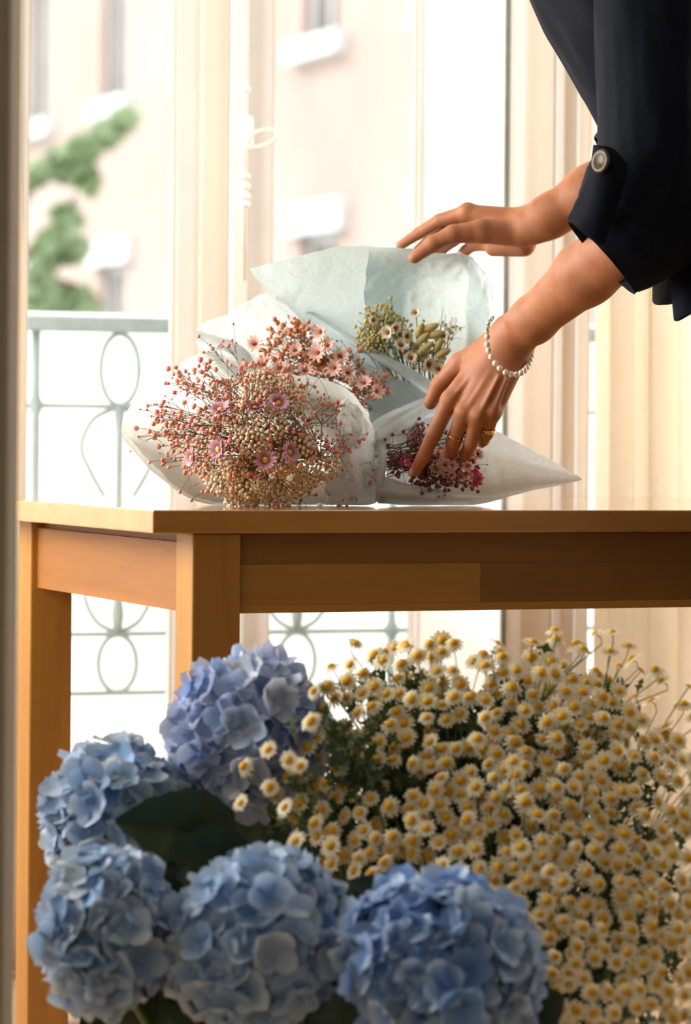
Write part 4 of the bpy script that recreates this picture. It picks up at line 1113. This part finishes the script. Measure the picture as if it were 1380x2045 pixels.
for s_ in (-1, 1):
    secs = [(Vector((.84, 4.39 + s_ * .085, FZ + .045)), Vector((0, .038, 0)), Vector((0, 0, .045))), (Vector((.76, 4.388 + s_ * .088, FZ + .05)), Vector((0, .042, 0)), Vector((0, 0, .05))),
            (Vector((.68, 4.385 + s_ * .092, FZ + .038)), Vector((0, .044, 0)), Vector((0, 0, .038))), (Vector((.605, 4.385 + s_ * .096, FZ + .026)), Vector((0, .028, 0)), Vector((0, 0, .026)))]
    v, f = loft(secs, 20, 0, 0, 20); n_ = 20
    f += [tuple(range(n_)), tuple(len(v) - n_ + j for j in range(n_ - 1, -1, -1))]
    mk('shoe', v, f, MATS['trousers'], person)
# rings
def ring(c, ax, r, th, name='ring', crown=False):
    R = basis(ax).to_3x3(); pts = [Vector(c) + R @ Vector((r * math.cos(t * math.pi / 16), r * math.sin(t * math.pi / 16), 0)) for t in range(32)]
    o = mk(name, *tube(pts, th, 8, closed=True), MATS['gold'], person)
    if crown:
        mb = MB(); beads(mb, [Vector(c) + R @ Vector((r * math.cos(t), r * math.sin(t), zz_)) for t in (-2.2, -1.9, -1.6, -1.3, -1.0) for zz_ in (-.002, .002)], .0022, .3)
        mb.build('ring_crown', MATS['gold'], o)
    o['label'] = 'thin gold ring'; return o
ring(n_fing[1][0].lerp(n_fing[1][1], .78), n_fing[1][1] - n_fing[1][0], .0130, .0010)
ring(n_fing[3][0].lerp(n_fing[3][1], .80), n_fing[3][1] - n_fing[3][0], .0112, .0014, crown=True)
ring(f_fing[1][0].lerp(f_fing[1][1], .95), f_fing[1][1] - f_fing[1][0], .0128, .0016, crown=True)
# pearl bracelet hanging round the near wrist
bw = thing('bracelet', Wn(1018, 700, 4.40), None, None); bw.parent = person; bw.location = Wn(1018, 700, 4.40) - person.location; ORG[bw.name] = Wn(1018, 700, 4.40)
bw['label'] = 'white pearl bracelet with a small chain clasp'
front = [(985, 634, 4.362), (976, 646, 4.354), (973, 668, 4.352), (973, 690, 4.354), (979, 709, 4.353), (990, 727, 4.352), (1003, 739, 4.352), (1016, 746, 4.354), (1032, 748, 4.362), (1046, 741, 4.376), (1055, 728, 4.392), (1061, 712, 4.41), (1064, 704, 4.43)]
curve = spline([Wn(*q) for q in front], 120)
back = spline([Wn(1064, 704, 4.43), Wn(1050, 680, 4.455), Wn(1015, 650, 4.45), Wn(988, 632, 4.40), Wn(985, 634, 4.362)], 40)
mk('chain', *tube(curve + back[1:-1], .0007, 6, closed=True), MATS['silver'], bw)
pv = meshdata('pearl', (ICO2[0] * np.array([1, 1, 1.08]) * .0046).tolist(), ICO2[1], MATS['pearl'])
lens = [0]
for i in range(1, len(curve)): lens.append(lens[-1] + (curve[i] - curve[i - 1]).length)
s_ = lens[-1] * .17
while s_ < lens[-1]:
    i = int(np.searchsorted(lens, s_)); i = min(i, len(curve) - 1)
    inst('pearl', pv, bw, Matrix.Translation(curve[i])); s_ += .0106
for q in (.01, .05, .09, .13):
    i = int(np.searchsorted(lens, lens[-1] * q)); d = (curve[min(i + 2, 120)] - curve[max(i - 2, 0)]).normalized()
    R = basis(Vector((.4, -1, .2)) if int(q * 100) % 2 else Vector((1, -.4, 0))).to_3x3()
    mk('chain_link', *tube([curve[i] + d * .0042 * math.cos(t * math.pi / 8) + (R @ Vector((0, 0, 1))).cross(d).normalized() * .0022 * math.sin(t * math.pi / 8) for t in range(16)], .0008, 6, closed=True), MATS['silver'], bw)

# ------------------------------------------------------------------ hydrangeas in the foreground
mat('hyd_blue', (0.29, 0.44, 0.66), 0.55, attr=((0.12, 0.27, 0.60), .5, (0.46, 0.56, 0.69)), trans=.3,
    rand=[((0.52, 0.55, 0.50), 1.6, -.95), ((0.10, 0.29, 0.60), 1.6, -.9)])
mat('hyd_lavender', (0.38, 0.47, 0.70), 0.55, attr=((0.20, 0.31, 0.66), .5, (0.53, 0.58, 0.73)), trans=.3,
    rand=[((0.56, 0.58, 0.52), 1.5, -.95), ((0.18, 0.34, 0.65), 1.4, -.8)])
mat('hyd_deep', (0.25, 0.42, 0.68), 0.55, attr=((0.06, 0.19, 0.60), .5, (0.46, 0.56, 0.70)), trans=.3,
    rand=[((0.44, 0.53, 0.53), 1.5, -.9), ((0.06, 0.22, 0.60), 1.6, -.85)])
mat('hyd_eye', (0.62, 0.62, 0.42), 0.6, noise=(300, (0.4, 0.5, 0.6), .4, .7))
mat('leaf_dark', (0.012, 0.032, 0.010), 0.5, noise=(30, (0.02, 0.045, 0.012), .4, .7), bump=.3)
mat('leaf_small', (0.030, 0.060, 0.014), 0.6, noise=(40, (0.05, 0.085, 0.02), .4, .7), trans=.2)
def floret_mesh(seed, m):
    r = random.Random(seed); v = []; f = []; a = []
    cup = r.uniform(.15, .55); N = 6
    for k in range(4):
        th = math.pi / 2 * k + r.uniform(-.12, .12); b0 = len(v); L = 1 * r.uniform(.88, 1.08); wd = r.uniform(.52, .62); rf = r.uniform(0, 6.28)
        lift = cup + r.uniform(-.15, .15); tw = r.uniform(-.3, .3)
        for i in range(N):
            t = i / (N - 1); x = .05 + L * t
            w_ = wd * (math.sin(math.pi * (.06 + .80 * t)) ** .75) + (.06 if t > .5 else 0) * (1 - t)
            for j in range(5):
                b = j / 2 - 1
                y = b * w_; xx = x - (.10 * b * b * t * L)
                z = lift * t * t * .8 + .16 * b * b * t * (1 if cup > .3 else -.6) + .06 * math.sin(rf + b * 3.4 + t * 3) * t + tw * b * t * .35
                v.append((xx * math.cos(th) - y * math.sin(th), xx * math.sin(th) + y * math.cos(th), z)); a.append(min(1, t * (0.9 + .2 * abs(b))))
        for i in range(N - 1):
            for j in range(4):
                p = b0 + i * 5 + j; f.append((p, p + 5, p + 6, p + 1))
    return meshdata('floret_%d' % seed, v, f, MATS[m], True, a)
FL = {m: [floret_mesh(i + 20 * j, m) for i in range(6)] for j, m in enumerate(('hyd_blue', 'hyd_lavender', 'hyd_deep'))}
eye_me = meshdata('floret_eye', (ICO1[0] * .085).tolist(), ICO1[1], MATS['hyd_eye'])
def big_leaf(name, parent, base, tip, width, nrm, m='leaf_dark', fold=.25, droop=.02):
    base = Vector(base); tip = Vector(tip); ax = tip - base; L = ax.length; ax.normalize()
    n = (Vector(nrm) - ax * Vector(nrm).dot(ax)).normalized(); sd = ax.cross(n); v = []
    for i in range(15):
        t = i / 14; w_ = width * (math.sin(math.pi * min(1, t ** .8 * .98 + .01)) ** .75)
        for j in range(7):
            b = j / 3 - 1
            ser = 1 + (.05 if i % 2 else -.03) * (abs(b) == 1)
            v.append(base + ax * L * t + sd * b * w_ * ser + n * (abs(b) * w_ * fold - droop * t * t + .004 * math.sin(t * 22) * abs(b)))
    o = mk(name, v, grid_faces(15, 7), MATS[m], parent, base=base)
    mk('leaf_vein', *tube([base.lerp(tip, t) + n * (-droop * t * t + .001) for t in np.linspace(0, .97, 8)], [.0022, .002, .0018, .0016, .0014, .001, .0008, .0005], 5), MATS['leaf_small'], o)
    return o
HG = 'hydrangea stems in the foreground'
def hydrangea(cx, cy, rx, ry, Y, m, N, label, seed, leaves=(), tilt=(0, -.55, .6), size=.0262):
    r = random.Random(seed); c = W(cx, cy, Y); RX, RZ = rx / F * Y, ry / F * Y
    foot = Vector((c.x * .55 + .05, 3.66 + (Y - 3.5) * .4, FZ + .012))
    t = thing('hydrangea', foot, label, 'hydrangea', HG)
    st = spline([foot, foot.lerp(c, .5) + Vector((0, .02, 0)), c + Vector((0, .02, -.03))], 8)
    mk('stem', *tube(st, .0045, 7), MATS['stem_green'], t)
    tl = Vector(tilt).normalized()
    core = MB(); br = []
    for i in range(N):
        z = 1 - 2 * (i + .5) / N; th = i * 2.39996 + seed
        q = math.sqrt(1 - z * z); n = Vector((q * math.cos(th), q * math.sin(th), z))
        if n.dot(tl) < -.42: continue
        k = 1 + r.uniform(-.13, .07)
        lump = 1 + .13 * mnoise.noise(n * 2.2 + Vector((seed, 0, 0)))
        p = c + Vector((n.x * (RX - .012), n.y * (RX + RZ) / 2, n.z * (RZ - .012))) * k * lump
        nn = (n + Vector((r.gauss(0, .30), r.gauss(0, .30), r.gauss(0, .30)))).normalized()
        s = size * r.uniform(.8, 1.15)
        me = FL[m][r.randrange(6)]
        o = inst('floret', me, t, Matrix.Translation(p) @ basis(nn, r.uniform(0, 6.28)) @ Matrix.Scale(s, 4)); ORG[o.name] = p
        if i % 3 == 0:
            e = bpy.data.objects.new('floret_eye', eye_me); COL.objects.link(e); e.parent = o
        br.append(p - nn * .002)
    hub = c + Vector((0, .01, -RZ * .4))
    for p in br: core.add(*tube([hub, hub.lerp(p, .5) , p], [.002, .0014, .001], 3, cap=False))
    core.build('flower_stalks', MATS['stem_green'], t)
    # inner greenish mass of unopened florets fills the head
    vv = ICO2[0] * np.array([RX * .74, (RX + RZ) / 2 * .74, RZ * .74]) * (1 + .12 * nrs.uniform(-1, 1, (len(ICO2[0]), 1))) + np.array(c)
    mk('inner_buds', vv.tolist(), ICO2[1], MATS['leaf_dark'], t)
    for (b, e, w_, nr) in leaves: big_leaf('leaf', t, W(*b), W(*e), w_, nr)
    return t
hydrangea(497, 1474, 160, 158, 3.82, 'hyd_lavender', 190, 'lavender-blue hydrangea head highest of the five, in front of the table leg', 1,
          [((470, 1662, 3.665), (250, 1640, 3.555), .047, (.1, -1, .15)), ((505, 1722, 3.63), (325, 1712, 3.585), .042, (0, -1, .1)), ((420, 1700, 3.84), (580, 1680, 3.74), .055, (0, -1, .3)), ((470, 1760, 3.92), (470, 1560, 3.92), .075, (0, -1, .1)), ((560, 1780, 3.92), (640, 1600, 3.90), .07, (0, -1, .1))])
hydrangea(236, 1634, 152, 150, 3.74, 'hyd_blue', 170, 'pale blue hydrangea head at middle left, partly behind another head', 2, [((400, 1760, 3.70), (330, 1600, 3.66), .042, (-.2, -1, .1)), ((300, 1830, 3.84), (420, 1700, 3.84), .06, (0, -1, .1))])
hydrangea(208, 1862, 138, 168, 3.50, 'hyd_blue', 180, 'pale blue hydrangea head at the far lower left corner', 3, [((320, 1880, 3.60), (300, 2110, 3.56), .055, (0, -1, .1)), ((240, 1960, 3.64), (200, 2120, 3.6), .04, (0, -1, .1))])
hydrangea(522, 1888, 190, 198, 3.50, 'hyd_blue', 210, 'large grey-blue hydrangea head at the lower centre left', 4, [((520, 2080, 3.52), (330, 1960, 3.52), .05, (0, -1, .2)), ((560, 2060, 3.52), (700, 1990, 3.45), .05, (0, -1, .3)), ((500, 1900, 3.62), (390, 1690, 3.66), .055, (-.2, -1, .2))])
hydrangea(876, 1925, 207, 180, 3.40, 'hyd_deep', 200, 'deep blue hydrangea head at the bottom beside the daisies', 5, [((900, 2100, 3.44), (1120, 1990, 3.42), .06, (0, -1, .3)), ((800, 2080, 3.44), (600, 2030, 3.42), .05, (0, -1, .3)), ((860, 1900, 3.56), (700, 1760, 3.56), .055, (0, -1, .3))])

# ------------------------------------------------------------------ chamomile
mat('cham_petal', (0.72, 0.66, 0.46), 0.6, attr=((0.54, 0.41, 0.13), .4, (0.77, 0.72, 0.54)), trans=.3)
mat('cham_disc', (0.68, 0.37, 0.010), 0.8, noise=(500, (0.52, 0.26, 0.006), .4, .7), bump=.4)
CH = []
for k in range(4):
    r = random.Random(50 + k)
    v, f, a = petal_ring(13 + k % 3, .0030, .0128, .0021, (.0005, .001, -.0015, -.003)[k], (-.001, -.0015, -.002, -.004)[k], 3, .15, r, .04)
    pm = meshdata('chamomile_petals', v, f, MATS['cham_petal'], True, a)
    dv, df = dome(.0056, .0042, 10, 4, -.0004); CH.append((pm, meshdata('chamomile_disc', dv, df, MATS['cham_disc'])))
poly = [(545, 1612), (520, 1572), (470, 1535), (470, 1500), (520, 1480), (570, 1500), (600, 1440), (640, 1400), (655, 1350), (700, 1320), (760, 1300), (850, 1275), (905, 1280), (960, 1310), (1050, 1305), (1130, 1330), (1200, 1340), (1260, 1390), (1310, 1450), (1400, 1500),
        (1430, 1560), (1430, 2080), (1130, 2080), (1105, 1960), (1085, 1880), (1020, 1820), (930, 1762), (860, 1740), (800, 1735), (740, 1770), (690, 1745), (640, 1720), (600, 1690), (570, 1640)]
def inpoly(x, y):
    c = False; j = len(poly) - 1
    for i in range(len(poly)):
        xi, yi = poly[i]; xj, yj = poly[j]
        if (yi > y) != (yj > y) and x < (xj - xi) * (y - yi) / (yj - yi) + xi: c = not c
        j = i
    return c
r = random.Random(99); heads = []
tries = 0
while len(heads) < 470 and tries < 60000:
    tries += 1
    x, y = r.uniform(460, 1430), r.uniform(1270, 2080)
    if not inpoly(x, y): continue
    # the deep gaps of the mound
    if ((x - 780) / 60) ** 2 + ((y - 1560) / 42) ** 2 < 1 and r.random() < .8: continue
    if ((x - 935) / 45) ** 2 + ((y - 1440) / 30) ** 2 < 1 and r.random() < .7: continue
    if y > 1930 and x < 1330 and x > 1150 and r.random() < .5: continue
    dmin = 25 if len(heads) < 330 else 19
    if any((x - q[0]) ** 2 + (y - q[1]) ** 2 < dmin ** 2 for q in heads): continue
    lay = 0 if len(heads) < 330 else 1
    base = 3.40 + .42 * np.clip((2045 - y) / 760, 0, 1) ** .9 + .00006 * abs(x - 1050)
    heads.append((x, y, base + r.uniform(0, .05) + .05 * lay))
for (x, y) in ((535, 1497), (485, 1530), (480, 1603), (538, 1572), (568, 1612), (590, 1680), (625, 1380), (600, 1530), (577, 1518), (1025, 1520), (620, 1440)):
    heads.append((x, y, 3.60))
tall = [(1108, 1258), (1112, 1275), (1065, 1282), (1088, 1290), (1188, 1266), (1222, 1262), (1165, 1296), (1150, 1284), (1255, 1290), (1218, 1300), (1260, 1316), (1190, 1338), (1280, 1340), (1308, 1336), (1210, 1366), (1268, 1392), (1300, 1400), (1376, 1372),
        (1365, 1405), (1330, 1450), (1345, 1490), (1355, 1505), (1310, 1512), (995, 1285), (965, 1305), (710, 1285), (770, 1300), (812, 1290), (660, 1330), (1000, 1300), (1235, 1330), (1320, 1360), (1285, 1480), (1385, 1430)]
for (x, y) in tall: heads.append((x, y, 3.84 + r.uniform(-.04, .06)))
heads = [(x, y, Y, i) for i, (x, y, Y) in enumerate(heads)]
P3 = np.array([tuple(W(x, y, Y)) for x, y, Y, i in heads]) * np.array([1, .6, 1])
seeds = P3[np.random.RandomState(4).choice(len(P3), 54, replace=False)].copy()
for it in range(12):
    asg = np.argmin(((P3[:, None, :] - seeds[None]) ** 2).sum(-1), 1)
    for k in range(len(seeds)):
        if (asg == k).any(): seeds[k] = P3[asg == k].mean(0)
CG = 'chamomile sprigs massed in the foreground'
foot0 = Vector((.20, 3.78, FZ + .012))
NUM = ['one', 'two', 'three', 'four', 'five', 'six', 'seven', 'eight', 'nine', 'ten', 'eleven', 'twelve', 'thirteen', 'fourteen', 'fifteen', 'sixteen', 'seventeen', 'eighteen', 'nineteen', 'twenty']
ORDN = ['first', 'second', 'third', 'fourth', 'fifth', 'sixth', 'seventh', 'eighth', 'ninth', 'tenth']
cents = []
for k in range(len(seeds)):
    ii = [i for i in range(len(heads)) if asg[i] == k]
    if ii: cents.append((sum(heads[i][1] for i in ii) / len(ii), sum(heads[i][0] for i in ii) / len(ii), k, len(ii)))
cents.sort(); SPL = {}
ROWN = ['the top row', 'the second row from top', 'the third row from top', 'the third row from bottom', 'the second row from bottom', 'the bottom row']
rowlen = math.ceil(len(cents) / 6)
for ri in range(6):
    row = sorted(cents[ri * rowlen:(ri + 1) * rowlen], key=lambda c_: c_[1])
    for ci, c_ in enumerate(row):
        SPL[c_[2]] = 'chamomile sprig, %s from the left in %s of the bunch' % (ORDN[ci], ROWN[ri])
for k in range(len(seeds)):
    mem = [heads[i] for i in range(len(heads)) if asg[i] == k]
    if not mem: continue
    pts = [W(x, y, Y) for x, y, Y, i in mem]; cen = sum(pts, Vector()) / len(pts)
    foot = foot0 + Vector((r.uniform(-.05, .05), r.uniform(-.05, .05), 0))
    t = thing('chamomile_sprig', foot, SPL[k], 'chamomile', CG)
    node = cen.lerp(Vector((foot.x * .5 + cen.x * .5, 3.80, cen.z - .16)), .55)
    sm_ = MB(); sm_.add(*tube(spline([foot, foot.lerp(node, .5) + Vector((0, .015, .0)), node], 7), .0018, 5, cap=False))
    for (x, y, Y, i), p in zip(mem, pts):
        istall = (x, y) in tall
        n = Vector(((x - 1020) / 620 + r.gauss(0, .22), -.85 + r.gauss(0, .12), .42 + (1660 - y) / 1400 + r.gauss(0, .2)))
        if istall: n = Vector((r.gauss(0, .45), -.25 + r.gauss(0, .25), .9))
        n.normalize(); s = r.uniform(.86, 1.16) * Y / 3.6
        pm, dm = CH[r.randrange(4)]
        o = inst('flower_head', pm, t, Matrix.Translation(p) @ basis(n, r.uniform(0, 6.28)) @ Matrix.Scale(s, 4)); ORG[o.name] = p
        d = bpy.data.objects.new('flower_center', dm); COL.objects.link(d); d.parent = o
        mid = node.lerp(p, .55) + Vector((r.uniform(-.006, .006), .01, -.005)); pre = p - n * .016
        sm_.add(*tube(spline([node, mid, pre, p - n * .0006], 6), [.0011, .001, .0009, .0008, .0008, .0008, .0009], 4, cap=False))
    sm_.build('stem', MATS['stem_green'], t)
    lf = MB()
    for j in range(110):
        p0 = node.lerp(r.choice(pts), r.uniform(-.5, .52)) + Vector((r.gauss(0, .022), abs(r.gauss(0, .02)) + .012, r.gauss(0, .02) - .012))
        R = basis((r.gauss(0, .5), -1 + r.gauss(0, .3), r.gauss(.3, .5)), r.uniform(0, 6.28)).to_3x3(); L = r.uniform(.016, .029)
        q = [(-.2, 0, 0), (.15, -.22, .05), (.3, -.1, 0), (.5, -.34, .05), (.62, -.12, 0), (1, 0, -.1), (.62, .12, 0), (.5, .34, .05), (.3, .1, 0), (.15, .22, .05)]
        lf.add([p0 + R @ Vector(c_) * L for c_ in q], [(0, 1, 2, 8, 9), (2, 3, 4, 6, 7, 8), (4, 5, 6)])
    lf.build('foliage', MATS['leaf_small'], t, smooth=False)['kind'] = 'stuff'
